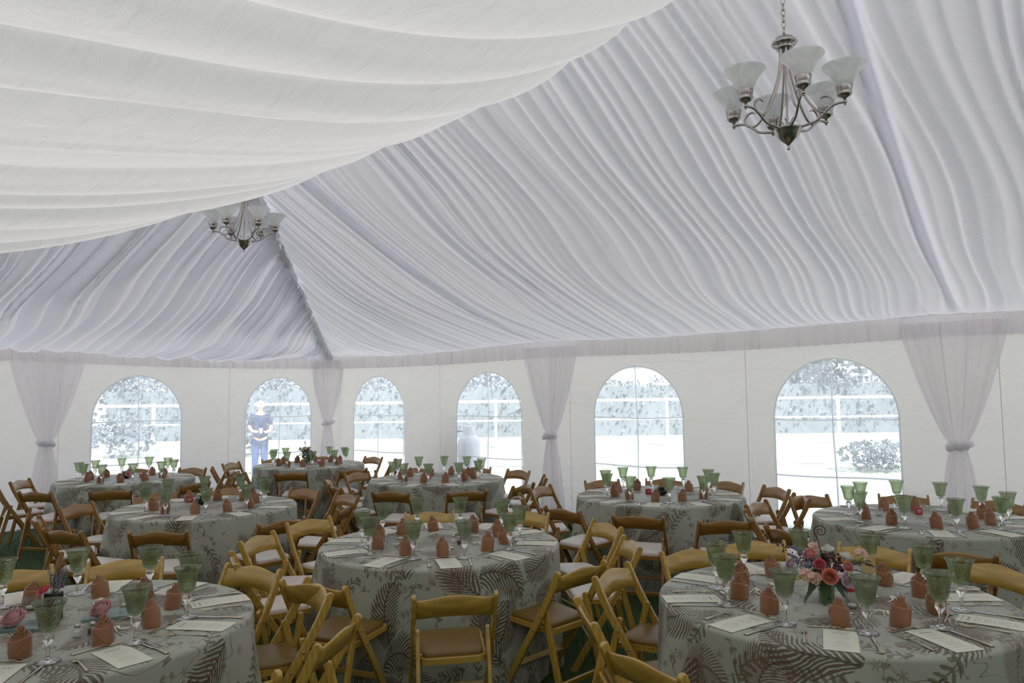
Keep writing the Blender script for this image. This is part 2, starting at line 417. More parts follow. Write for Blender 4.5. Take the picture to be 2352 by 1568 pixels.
def catmull(pts, n=8):
    P = [Vector(p) for p in pts]; P = [P[0]*2-P[1]]+P+[P[-1]*2-P[-2]]; out = []
    for i in range(1, len(P)-2):
        for k in range(n):
            t = k/n; a, b, c, d = P[i-1:i+3]
            out.append(.5*((2*b)+(c-a)*t+(2*a-5*b+4*c-d)*t*t+(3*b-a-3*c+d)*t**3))
    out.append(P[-2]); return out
def copy_tree(o, parent=None):
    c = o.copy(); COL.objects.link(c)
    if parent is not None: c.parent = parent
    for ch in list(o.children): copy_tree(ch, c)
    return c

# ------------------------------------------------------------------ pleats
def pleats(s, seed, step, amp, jitter=.5, sharp=.7):
    """depth of hanging fabric folds at positions s; creases between rounded bellies"""
    rng = np.random.RandomState(seed)
    e = [-2.0]
    while e[-1] < 40: e.append(e[-1]+step*(1+jitter*(rng.rand()*2-1)))
    e = np.array(e); A = amp*(.35+.9*rng.rand(len(e))); K = .25+.5*rng.rand(len(e))
    i = np.clip(np.searchsorted(e, s)-1, 0, len(e)-2)
    t = (s-e[i])/(e[i+1]-e[i]); k = K[i]
    tt = np.where(t < k, t/k*.5, .5+(t-k)/(1-k)*.5)
    return A[i]*np.sin(PI*np.clip(tt, 0, 1))**sharp
def swarp(u, x, seed):
    return u + .10*np.sin(x*4+seed+u*.7) + .035*np.sin(x*11+seed*2+u*2.3)

# ------------------------------------------------------------------ ceiling liner
def add_surface(name, P, UV, mat):
    mb = MB(); n, m = P.shape[:2]
    idx = np.arange(n*m).reshape(n, m)
    q = np.stack([idx[:-1, :-1], idx[:-1, 1:], idx[1:, 1:], idx[1:, :-1]], -1).reshape(-1, 4)
    me = bpy.data.meshes.new(name)
    me.from_pydata(P.reshape(-1, 3).tolist(), [], q.tolist())
    uvl = me.uv_layers.new(name='UVMap'); uvl.data.foreach_set('uv', UV.reshape(-1, 2)[q.reshape(-1)].reshape(-1))
    return link(name, me, mat)
def tentxyz(U, Wd, Z):
    return np.stack([CX+RX*U+LX*Wd, CY+RY*U+LY*Wd, Z], -1)

def hipz(t): return HE+(HR-HE)*np.minimum(t, HALF)/HALF
def right_slope():
    us = np.concatenate([np.arange(0.0, 12.4, .014), np.arange(12.4, UMAX, .03)])
    xs = np.linspace(0, 1, 74)**1.25
    U, X = np.meshgrid(us, xs)
    top = np.minimum(U, HALF)                        # reach of the panel: hip line or ridge
    Wd = X*top
    zt = hipz(top)
    p = 1.45+.75*np.exp(-np.maximum(0, U-.3)/3.2)
    bay = np.sin(PI*np.clip(((U+.2) % 5.38)/5.38, 0, 1))**.7
    g = X**p
    Z = HE+(zt-HE)*g - .10*bay*np.sin(PI*np.clip(X*1.0, 0, 1))**.8*np.minimum(1, top/2)
    Z -= .06*bay*np.exp(-((X-.06)/.09)**2)*np.minimum(1, top/2)
    s = swarp(U, X*1.2, 1.3)
    fade = np.clip(X/.10, .25, 1)*np.clip((1-X)/.03, .6, 1)
    sc = np.clip(top/3.5, .45, 1)
    d = pleats(s, 11, .115, .026, .6, .85)+pleats(s+.04*np.sin(X*7), 12, .40, .034, .7, .9)+pleats(s, 13, .9, .018, .6, 1.0)
    # a seam bundle along each rafter
    for uc in (5.45, 10.85, 16.2):
        d = d*(1-.75*np.exp(-((U-uc-.12*X)/.05)**2)) - .05*np.exp(-((U-uc-.12*X)/.035)**2)*np.clip(X*6, 0, 1)
    d = d*fade*sc
    puff = .05*np.abs(np.sin(U*PI/.085))**.6*np.exp(-((1-X)*top/.10)**2)*(U < HALF)
    nz = .80; Z = Z-d*nz-puff
    Wd = Wd+d*.55*np.clip(X*3, 0, 1)
    P = tentxyz(U, Wd, Z); UV = np.stack([U, X*5.6], -1)
    o = add_surface('ceiling', P, UV, M_liner); tag(o, kind='structure')
def left_slope():
    ws = np.arange(0.0, WID+.001, .016); xs = np.linspace(0, 1, 74)**1.2
    Wv, X = np.meshgrid(ws, xs)
    top = np.minimum(Wv, WID-Wv)
    U = X*top; zt = hipz(top)
    Z = HE+(zt-HE)*X**(1.75) - .16*np.sin(PI*X)**.9*np.minimum(1, top/2)
    Z -= .05*np.exp(-((X-.07)/.09)**2)*np.minimum(1, top/2)
    s = swarp(Wv, X*1.3, 4.1)
    fade = np.clip(X/.14, .10, 1)
    sc = np.clip(top/2.2, .55, 1)
    d = (pleats(s, 21, .15, .11, .6, .85)+pleats(s, 22, .55, .09, .7, .9))*fade*sc
    puff = .06*np.abs(np.sin(Wv*PI/.085+1))**.6*np.exp(-((1-X)*top/.10)**2)*(Wv < HALF)
    Z = Z-d*.8-puff; U = U+d*.55*np.clip(X*3, 0, 1)
    P = tentxyz(U, Wv, Z); UV = np.stack([Wv, X*5.6], -1)
    o = add_surface('ceiling', P[:, ::-1], UV[:, ::-1], M_liner); tag(o, kind='structure')
def near_slope():
    us = np.arange(0.0, UMAX, .03); xs = np.linspace(0, 1, 170)**.8
    U, X = np.meshgrid(us, xs)
    top = np.minimum(U, HALF); zt = hipz(top)
    Wd = WID-X*top
    ph = np.clip(np.where(U < 5.45, U/5.45, ((U-5.45) % 5.38)/5.38), 0, 1)
    bay = np.sin(PI*ph)**.8
    gm = .33*X**1.25+.37*X**5+.30*X**24
    gr = X**2.6
    g = gm*bay+gr*(1-bay)
    Z = HE+(zt-HE)*g - NEAR_SAG*bay*np.sin(PI*X)**1.2*np.minimum(1, top/2.5)
    Z -= .155*np.exp(-((U-5.8)/1.9)**2)*np.sin(PI*X)**.8*np.minimum(1, top/2.5)
    s = swarp(U, X*1.1, 7.7)
    fade = np.clip(X/.08, .2, 1)*np.clip((1-X)/.10, .25, 1)
    d = (pleats(s, 31, .62, .115, .6, .8)+pleats(s+.06*np.sin(X*5+U), 32, .21, .010, .6, .9)+pleats(s, 33, 1.5, .05, .5, 1.0))*fade
    Z = Z-(d-.09*fade)*.85; Wd = Wd-d*.25*np.clip(X*3, 0, 1)
    P = tentxyz(U, Wd, Z); UV = np.stack([U, X*5.6], -1)
    o = add_surface('ceiling', P[:, ::-1], UV[:, ::-1], M_linernear); tag(o, kind='structure')
NEAR_SAG = .05
right_slope(); left_slope(); near_slope()
def hip_seam(sgn):
    # gathered piping where two ceiling panels meet along a hip or the ridge
    mb = MB(); n = 360; P = []
    if sgn == 2:
        pts = [Vector(W(HALF+t*(UMAX-HALF), HALF, HR-.03)) for t in np.linspace(0, 1, n)]
    else:
        pts = [Vector(W(t, t if sgn > 0 else WID-t, hipz(t)-.050)) for t in np.linspace(.02, HALF, n)]
    rr = [.070+.020*abs(math.sin(i*.31)) for i in range(n)]
    mb.tube(pts, rr, 10); o = mb.build('ceiling', M_liner); tag(o, kind='structure')
hip_seam(1); hip_seam(-1); hip_seam(2)

# ------------------------------------------------------------------ walls with arched window openings
HW, ZT, ZM1, ZM2, ZB = .697, 2.18, 1.459, .791, .12
def arch_outline(cx, n=28):
    r = HW; zs = ZT-r
    pts = [(cx-r+.03*0, ZB), (cx+r, ZB)]
    for k in range(4): pts.append((cx+r, ZB+(zs-ZB)*(k+1)/5))
    pts += [(cx+r*math.cos(a), zs+r*math.sin(a)) for a in np.linspace(0, PI, n)]
    for k in range(4): pts.append((cx-r, zs-(zs-ZB)*(k+1)/5))
    return pts
def place(side, t, z, off=0.):
    """side 'R': wall w=0 along u; 'L': wall u=0 along w; 'B': wall w=WID; 'E': wall u=UMAX"""
    if side == 'R': return W(t, off, z)
    if side == 'L': return W(off, t, z)
    if side == 'B': return W(t, WID-off, z)
    return W(UMAX-off, t, z)
def wall(name, side, length, wins, ztop=2.60):
    bm = bmesh.new(); uvl = bm.loops.layers.uv.new('UVMap')
    def loop(pts):
        vs = [bm.verts.new((t, z, 0)) for t, z in pts]
        for i in range(len(vs)): bm.edges.new((vs[i], vs[(i+1) % len(vs)]))
    n = int(length/.5)
    loop([(length*k/n, 0) for k in range(n)]+[(length, 0)]+[(length-length*k/n, ztop) for k in range(n)]+[(0, ztop)])
    for c in wins: loop(arch_outline(c))
    bmesh.ops.triangle_fill(bm, use_beauty=True, edges=bm.edges[:])
    for f in bm.faces:
        for l in f.loops: l[uvl].uv = (l.vert.co.x, l.vert.co.y)
    for v in bm.verts: v.co = place(side, v.co.x, v.co.y)
    me = bpy.data.meshes.new(name); bm.to_mesh(me); bm.free()
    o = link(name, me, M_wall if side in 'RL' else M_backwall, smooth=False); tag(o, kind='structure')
    # welded seams of the vinyl panels
    mb = MB()
    k = .35
    while k < length:
        if all(abs(k-c) > HW+.15 for c in wins):
            a, b = place(side, k, .02, .006), place(side, k, ztop, .006)
            d = Vector(place(side, k+.007, 0, .006))-Vector(place(side, k, 0, .006))
            mb.face([a, tuple(Vector(a)+d), tuple(Vector(b)+d), b])
        k += .9
    mb.build('seam', M_seam, o)
    return o
WIN_R = [1.46, 4.144, 6.882, 9.495, 12.3, 14.9]
WIN_L = [1.143, 3.709, 6.5, 9.1]
wall('wall_right', 'R', UMAX, WIN_R); wall('wall_left', 'L', WID, WIN_L)
wall('wall_back', 'B', UMAX, []); wall('wall_end', 'E', WID, [])
wn = 0
for side, lst in (('R', WIN_R), ('L', WIN_L)):
    for c in lst:
        wn += 1
        rs = random.Random(wn*7+3)
        mb = MB(); r = HW
        zs = ZT-r; rows = 30; cols = 16; P = []; UVs = []
        for i in range(rows+1):
            z = ZB+(ZT-.002-ZB)*i/rows
            h = r if z <= zs else math.sqrt(max(0, r*r-(z-zs)**2))
            P.append([place(side, c+h*(2*j/cols-1), z, .012*math.sin(3*z+wn)*math.cos(j*.4)-.004) for j in range(cols+1)])
            UVs.append([(c+h*(2*j/cols-1)+wn*3, z) for j in range(cols+1)])
        mb.grid(P, UVs); w_ = mb.build('window_%d' % wn, M_vinyl); tag(w_, kind='structure')
        # tape muntins and hem around the opening
        mm = MB()
        def strip(pts, wd=.018):
            pts = [Vector(p) for p in pts]
            for a, b in zip(pts[:-1], pts[1:]):
                pass
            P = []
            for i, (t, z) in enumerate([(p.x, p.y) for p in pts]):
                a = pts[max(i-1, 0)]; b = pts[min(i+1, len(pts)-1)]; d = (b-a).normalized(); nx, nz = -d.y, d.x
                P.append([place(side, t+nx*wd/2, z+nz*wd/2, .016), place(side, t-nx*wd/2, z-nz*wd/2, .016)])
            mm.grid(P)
        ph = rs.random()*6
        strip([(c+.012*math.sin(z*3.1+ph), z, 0) for z in np.linspace(ZB, ZT, 14)])
        for zm in (ZM1, ZM2):
            strip([(c+t, zm+.008*math.sin(t*4+ph)+.012*abs(t)*(1 if t > 0 else .3), 0) for t in np.linspace(-HW, HW, 9)])
        strip([(x, z, 0) for x, z in arch_outline(c)[1:]]+[(c-HW, ZB, 0)], .02)
        strip([(c-HW, ZB, 0), (c+HW, ZB, 0)], .03)
        mm.build('window_frame', M_hem, w_)

# ------------------------------------------------------------------ gathered valance along the eaves
def valance(n, side, length):
    t = np.arange(0, length, .012); zr = np.array([0, .2, .5, .8, 1.0])
    P = []; UVs = []
    sag = lambda tt: .045*np.sin(PI*np.clip(((tt) % 5.4)/5.4, 0, 1))
    d = pleats(t, 40+n, .13, .060, .6, .8)
    for k in zr:
        jag = .012*np.abs(np.sin(t*31+np.sin(t*9)))
        z = HE+.03-sag(t)*.8-(.285+jag)*k
        off = .03+d*(.35+.65*k)
        P.append([place(side, a, b, c) for a, b, c in zip(t, z, off)]); UVs.append([(a, b) for a, b in zip(t, z)])
    mb = MB(); mb.grid(P, UVs); o = mb.build('trim_%d' % n, M_valance); tag(o, kind='structure')
valance(1, 'R', 17.0); valance(2, 'L', WID); valance(3, 'B', 17.0)

# ------------------------------------------------------------------ tied drapes at the tent posts
def drape(side, t0, label, corner=False, knot=1.2, seed=0):
    root = empty('tied_drape', place(side, t0, 0, .10) if not corner else W(.16, .16, 0))
    tag(root, label, 'curtain', 'white drapes tied at the tent posts')
    base = Vector(root.location)
    if corner:
        e1 = (Vector(W(1, 0, 0))-Vector(W(0, 1, 0))).normalized(); e2 = (Vector(W(1, 1, 0))-Vector(W(0, 0, 0))).normalized()
    else:
        e1 = (Vector(place(side, 1, 0))-Vector(place(side, 0, 0))).normalized(); e2 = (Vector(place(side, 0, 0, 1))-Vector(place(side, 0, 0, 0))).normalized()
    rs = np.random.RandomState(seed)
    def panel(zlist, half, depth, asym=0.):
        n = 130; s = np.linspace(-1, 1, n); P = []; UVs = []
        fold = pleats(s*3+5, 60+seed, .72, 1.0, .55, .9)+.18*pleats(s*3+5, 90+seed, .2, 1.0, .5, 1.0)
        fold = fold/fold.max()
        for z in zlist:
            h = half(z); d = depth(z)
            # gather: cloth hem lines sweep in a curve toward the knot
            x = s*h; y = d*(fold-.3)+.02+ (.03*np.cos(s*PI/2))
            P.append([tuple(e1*(a)+e2*float(b)+Vector((0, 0, z))) for a, b in zip(x, y)])
            UVs.append([(a, z) for a in s])
        mb = MB(); mb.grid(P, UVs); return mb
    H0 = .50 if not corner else .34
    up = panel(np.linspace(2.52, knot+.02, 26), lambda z: .05+(H0-.05)*max(0, (z-knot)/(2.40-knot))**.72 if z < 2.40 else H0, lambda z: .045+.05*min(1, max(0, (z-knot)/.6)))
    up.build('drape_panel', M_drape, root)
    dn = panel(np.linspace(knot-.02, .012, 22), lambda z: .06+.18*(1-z/knot)**.6 if not corner else .05+.15*(1-z/knot)**.6, lambda z: .04+.05*(1-z/knot))
    dn.build('drape_tail', M_drape, root)
    kb = MB()
    cpts = []
    for k in range(17):
        a = 2*PI*k/16; cpts.append(e1*(.085*math.cos(a))+e2*(.055+.055*math.sin(a))+Vector((0, 0, knot+.012*math.sin(2*a))))
    kb.tube(cpts, .032, 10)
    kp = e1*.03+e2*.12+Vector((0, 0, knot))
    kb.ball(kp, .05, 12, 8, sc=(1.1, .8, .9))
    for sgn in (-1, 1):
        pp = [kp, kp+e1*.05*sgn+Vector((0, 0, .035)), kp+e1*.095*sgn+Vector((0, 0, .03 if sgn > 0 else -.02)), kp+e1*.11*sgn+Vector((0, 0, .0))]
        kb.tube(catmull(pp, 5), [.02+.02*math.sin(PI*i/15) for i in range(16)], 8)
    kb.build('knot', M_drape, root)
drape('R', 5.49, 'sheer white drape tied beside the window with the gas tank', seed=1, knot=1.18)
drape('R', 10.76, 'widest sheer white drape tied right of the largest arched window', seed=2, knot=1.20)
drape('L', 5.06, 'sheer white drape tied left of the planter window', seed=3, knot=1.19)
drape('R', 0, 'narrow sheer white drape tied in the corner of the tent', corner=True, seed=4, knot=1.31)

# ------------------------------------------------------------------ ground
def plane(name, pts, mat, kind='structure'):
    mb = MB(); mb.face([tuple(p) for p in pts], [(p[0], p[1]) for p in pts]); o = mb.build(name, mat); tag(o, kind=kind); return o
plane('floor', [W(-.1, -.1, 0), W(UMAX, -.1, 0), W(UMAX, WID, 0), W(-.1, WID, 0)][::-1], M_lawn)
plane('ground', [(-90, -30, -.02), (90, -30, -.02), (90, 120, -.02), (-90, 120, -.02)], M_field)

# ------------------------------------------------------------------ tables and cloths
TR, TZ = .835, .765
ORD = ['nearest', 'first', 'second', 'third', 'fourth', 'fifth', 'sixth', 'seventh', 'eighth', 'ninth']
def place_name(k): return 'the nearest place' if k == 0 else 'the %s place clockwise from nearest' % ORD[k]
# name: (x, y, place name of the table, phase of the ring of places, chair angles or None, wood)
TABLES = {
 'T1': (-.522, 5.316, 'central table', -80, {0: -82.5, 2: -158, 3: 170, 1: -119, 4: 141}),
 'T2': (1.478, 7.612, 'table by the middle drape', -106, {0: -110, 9: -80, 4: 110, 5: 78, 6: 48, 7: 18, 8: -13}),
 'T3': (-.963, 9.379, 'gas tank window table', -71, {9: -40}),
 'T4': (-3.177, 11.634, 'corner bouquet table', -85, {}),
 'T5': (-2.955, 7.201, 'table behind the rose table', -80, {}),
 'T6': (-5.088, 9.817, 'planter window table', -68, {}),
 'T7': (-2.096, 3.510, 'pink rose table', -42, {0: -40, 9: -8, 8: 29, 7: 64, 6: 105, 5: 132, 4: 172, 3: -150, 2: -112, 1: -75}),
 'T8': (1.569, 3.771, 'large bouquet table', -110, {0: -104, 1: -142, 2: -170, 3: 151, 4: 112, 5: 88, 6: 58, 7: 27, 8: -10, 9: -60}),
 'T9': (3.293, 6.029, 'largest window table', -110, {1: -158, 2: 168, 3: 137}),
}
def cloth_mesh(seed):
    rng = np.random.RandomState(seed)
    n = 288; th = np.linspace(0, 2*PI, n, endpoint=False)
    prof = []                                       # (radius, z, arc length, fold amount)
    for r in np.linspace(0.02, TR-.02, 14): prof.append((r, TZ, r, 0))
    arc = TR-.02
    for k in range(1, 6):
        a = k/5*PI/2; prof.append((TR-.02+.022*math.sin(a), TZ-.022+.022*math.cos(a), arc+.022*a, .02*k/5))
    arc += .022*PI/2
    for k in range(1, 25):
        t = k/24; z = (TZ-.022)*(1-t)+.012*t; prof.append((TR+.002+.01*t, z, arc+(TZ-.022)*t, t**.9))
    m = rng.randint(9, 13); e = np.sort(rng.rand(m)*2*PI); amp = .4+.8*rng.rand(m)
    fold = np.zeros(n)
    for a, b in zip(e, amp):
        dd = (th-a+PI) % (2*PI)-PI; fold += b*np.exp(-(dd/(.10+.07*rng.rand()))**2)
    fold2 = np.sin(th*7+rng.rand()*6)*.3+np.sin(th*17+rng.rand()*6)*.12
    P = []; UVs = []; ox, oy = rng.rand()*20, rng.rand()*20; rot = rng.rand()*6
    for r, z, s, f in prof:
        rr = r+f*(.012+.105*fold+.06*fold2)
        tw = th+f*.03*np.sin(th*5+seed)
        P.append(np.stack([rr*np.cos(tw), rr*np.sin(tw), np.full(n, z)], -1))
        UVs.append([(ox+s*math.cos(a+rot), oy+s*math.sin(a+rot)) for a in th])
    mb = MB(); mb.grid(np.array(P), UVs, closed=True)
    mb.face([tuple(p) for p in P[0]], list(UVs[0]))
    return mb.mesh('tablecloth')
def make_table(first=[None]):
    if first[0] is None:
        r = empty('round_table')
        mb = MB(); mb.lathe([(0.001, .722), (.80, .722), (.812, .730), (.812, .748), (.80, .754), (.001, .754)], 64); mb.build('tabletop', M_woodD, r)
        for sx in (-1, 1):
            for sy in (-1, 1):
                mb = MB(); mb.tube([(sx*.48, sy*.30, .005), (sx*.48, sy*.30, .722)], .014, 10); mb.build('leg', M_bolt, r)
        first[0] = r; return r
    return copy_tree(first[0])
for i, (k, (x, y, nm, ph, _)) in enumerate(TABLES.items()):
    t = make_table(); t.location = (x, y, 0); tag(t, 'round folding table under its palm print cloth, '+nm, 'table', 'round tables')
    o = bpy.data.objects.new('tablecloth', cloth_mesh(100+i)); COL.objects.link(o); o.data.materials.append(M_cloth)
    o.location = (x, y, 0); tag(o, 'sage green palm print tablecloth to the ground, '+nm, 'tablecloth', 'palm print tablecloths')

# ------------------------------------------------------------------ folding chairs
def bar(pts, w, th, n_top=True):
    """flat bar in the y-z plane: pts centre line (y,z); w width in plane; th thickness in x; rounded ends"""
    P = [Vector((0, p[0], p[1])) for p in pts]; N = len(P); L = []; Rr = []
    for i, p in enumerate(P):
        d = (P[min(i+1, N-1)]-P[max(i-1, 0)]).normalized(); nn = Vector((0, -d.z, d.y))
        L.append(p+nn*w/2); Rr.append(p-nn*w/2)
    d = (P[-1]-P[-2]).normalized(); nn = Vector((0, -d.z, d.y))
    cap = [P[-1]+nn*(w/2*math.cos(a))+d*(w/2*math.sin(a)) for a in np.linspace(0, PI, 9)[1:-1]] if n_top else []
    out = L+cap+list(reversed(Rr))
    mb = MB(); a = [(-th/2, p.y, p.z) for p in out]; b = [(th/2, p.y, p.z) for p in out]
    n = len(out)
    k = len(mb.v); mb.v += a+b
    # side faces as quads between left and right rails
    for X, fl in ((0, False), (n, True)):
        for i in range(N-1):
            q = [k+X+i, k+X+i+1, k+X+n-2-i, k+X+n-1-i]
            if fl: q.reverse()
            mb.f.append(q); mb.uv.append([(0, 0)]*4); mb.mi.append(0); mb.sm.append(False)
        if n_top:
            q = [k+X+j for j in range(N-1, N+len(cap)+1)]
            if fl: q.reverse()
            mb.f.append(q); mb.uv.append([(0, 0)]*len(q)); mb.mi.append(0); mb.sm.append(False)
    for i in range(n):
        j = (i+1) % n; q = [k+i, k+n+i, k+n+j, k+j]
        mb.f.append(q); mb.uv.append([(0, 0)]*4); mb.mi.append(0); mb.sm.append(False)
    return mb
def fixn(o):
    bm = bmesh.new(); bm.from_mesh(o.data); bmesh.ops.recalc_face_normals(bm, faces=bm.faces); bm.to_mesh(o.data); bm.free()
def make_chair(wood, pad):
    root = empty('folding_chair')
    long_pts = [(.205, .0), (.10, .17), (-.02, .36), (-.13, .53), (-.205, .66), (-.255, .765)]
    long_c = [(p.x, p.y) for p in catmull([(a, b, 0) for a, b in long_pts], 4)]
    short_c = [(-.265, .0), (-.215, .20), (-.165, .40), (-.125, .555)]
    for sx in (-1, 1):
        mb = bar(long_c, .042, .022); mb.v = [(x+sx*.212, y, z) for x, y, z in mb.v]
        # bolt heads on the outer face
        o = mb.build('leg', wood, root); fixn(o); bevel(o, .0045, 2)
        for yy, zz in ((-.118, .51), (-.058, .42)):
            mb = MB(); mb.ball((sx*.2245, yy, zz), .0065, 8, 5, sc=(.5, 1, 1)); mb.build('bolt', M_bolt, o)
        mb = bar(short_c, .040, .022); mb.v = [(x+sx*.186, y, z) for x, y, z in mb.v]
        o = mb.build('leg', wood, root); fixn(o); bevel(o, .0045, 2)
    # curved back board with a crowned top edge, bowed backwards between the posts
    n = 18; mb = MB(); P = []
    ring = []
    for i in range(n+1):
        s = -1+2*i/n; x = s*.203; bow = -.030*(1-s*s); crown = .026*math.cos(s*PI/2)**2*1.0+.003; dip = .016*(1-s*s)
        z0, z1 = .648+dip, .748+crown; y0 = -.203+bow; y1 = -.243+bow; t = .013
        prof = [(y0, z0), (y0-.004, z0-.002), (y0-t, z0+.003), ((y0+y1)/2-t, (z0+z1)/2), (y1-t, z1-.003), (y1-t/2, z1+.003), (y1, z1-.003), ((y0+y1)/2, (z0+z1)/2)]
        ring.append([(x, a+.006, b) for a, b in prof])
    mb.grid(np.array(ring), closed=True); mb.face(ring[0], sm=False); mb.face(list(reversed(ring[-1])), sm=False)
    o = mb.build('backrest', wood, root); fixn(o)
    # seat frame
    def slab(outline, zf, th):
        m_ = MB(); top = [(x, y, zf(y)) for x, y in outline]; bot = [(x, y, zf(y)-th) for x, y in outline]
        m_.face(top); m_.face(list(reversed(bot)))
        for i in range(len(outline)):
            j = (i+1) % len(outline); m_.face([bot[i], bot[j], top[j], top[i]])
        return m_
    def rounded(w0, w1, y0, y1, r):
        pts = []
        for cx, cy, a0 in ((w1/2-r, y1-r, 0), (-w1/2+r, y1-r, 90), (-w0/2+r, y0+r, 180), (w0/2-r, y0+r, 270)):
            for k in range(6):
                a = math.radians(a0+18*k); pts.append((cx+r*math.cos(a), cy+r*math.sin(a)))
        return pts
    zf = lambda y: .432+.06*(y+.16)
    fr = slab(rounded(.345, .385, -.165, .205, .03), zf, .030); o = fr.build('seat_frame', wood, root); fixn(o); bevel(o, .003, 2)
    m_ = MB(); rings = []
    for sc, dz in ((1.0, .0), (1.0, .012), (.985, .020), (.95, .025), (.80, .029), (.4, .031), (.02, .031)):
        rings.append([(x*sc, (y-.02)*sc+.02, zf((y-.02)*sc+.02)+dz) for x, y in rounded(.325, .36, -.150, .190, .035)])
    m_.grid(np.array(rings), closed=True); o = m_.build('seat_pad', pad, root); fixn(o)
    for yy, zz, w in ((.085, .195, .40), (-.232, .135, .35), (-.118, .43, .345)):
        m_ = MB(); m_.box((0, yy, zz), (w, .016, .034), Matrix.Rotation(-.5 if yy > 0 else .2, 3, 'X')); o = m_.build('stretcher', wood, root); bevel(o, .004, 2)
    return root
CH_L = make_chair(M_woodL, M_padT)
PROTO = {}
def chair_variant(wood, pad):
    c = copy_tree(CH_L)
    for ch in c.children:
        m_ = pad if ch.name.startswith('seat_pad') else wood
        ch.data = ch.data.copy(); ch.data.materials.clear(); ch.data.materials.append(m_)
    return c
PROTO[('L', 'T')] = CH_L
PROTO[('L', 'W')] = chair_variant(M_woodL, M_padW)
PROTO[('D', 'W')] = chair_variant(M_woodD, M_padW)
used = set()
RAD = {('T2', 9): 1.36, ('T1', 0): 1.19, ('T1', 1): 1.06, ('T1', 4): 1.29, ('T1', 9): 1.0, ('T7', 7): .92, ('T7', 8): .93, ('T8', 3): .92, ('T8', 4): .95, ('T8', 2): 1.0}
YAW = {('T1', 8): 18, ('T5', 7): 12, ('T2', 8): 10}
def place_chair(key, x, y, rz, label, group):
    p = PROTO[key]
    if key in used: p = copy_tree(p)
    used.add(key)
    p.location = (x, y, 0); p.rotation_euler = (0, 0, rz); tag(p, label, 'chair', group)
SKIP = {('T7', 0): 0}
rc = random.Random(5)
HIDDEN = {('T6', 4), ('T9', 9), ('T8', 8), ('T8', 9), ('T7', 2), ('T7', 3), ('T7', 1)}
for tk, (x, y, nm, ph, over) in TABLES.items():
    for k in range(10):
        if (tk, k) in HIDDEN: continue
        a = math.radians(over.get(k, ph-36*k)+rc.uniform(-2, 2))
        r = 1.105+rc.uniform(-.03, .05)
        r = RAD.get((tk, k), r)
        px, py = x+r*math.cos(a), y+r*math.sin(a)
        rz = a+PI/2+math.radians(rc.uniform(-5, 5)+YAW.get((tk, k), 0))            # local +y looks at the table centre
        if tk in ('T7', 'T8'): key = ('L', 'T')
        elif tk == 'T1': key = ('L', 'T') if k in (0, 1, 9) else ('L', 'W')
        else: key = ('D', 'W')
        lab = {('L', 'T'): 'honey wooden folding chair, tan seat', ('L', 'W'): 'honey wooden folding chair, ivory seat', ('D', 'W'): 'shade-darkened wooden folding chair, ivory seat'}[key]
        seat = 'nearest' if k == 0 else ORD[k]+' clockwise from nearest'
        place_chair(key, px, py, rz, '%s, %s, %s' % (lab, seat, nm), 'wooden folding chairs around the tables')

# ------------------------------------------------------------------ place settings
def make_goblet():
    r = empty('goblet')
    mb = MB()
    foot = [(.001, .0), (.030, .0), (.046, .002), (.047, .004), (.040, .006), (.020, .009), (.010, .014), (.0075, .022), (.0075, .058), (.009, .066), (.016, .078), (.0215, .090), (.0215, .100), (.017, .108), (.012, .112), (.001, .113)]
    mb.lathe(foot, 28, flip=False); mb.build('stem', M_glass, r)
    mb = MB()
    outer = [(.001, .113), (.014, .114), (.026, .120), (.034, .131), (.038, .146), (.041, .165), (.0445, .185), (.0495, .205), (.056, .222), (.0635, .236)]
    inner = [(.0615, .236), (.0535, .222), (.047, .205), (.042, .185), (.0385, .165), (.0355, .147), (.031, .134), (.023, .126), (.012, .122), (.001, .121)]
    wav = lambda i, a: 1+(.012*np.sin(a*9) if 6 <= i <= 12 else 0)
    mb.lathe(outer+inner, 36, wav=wav); mb.build('bowl', M_green, r)
    return r
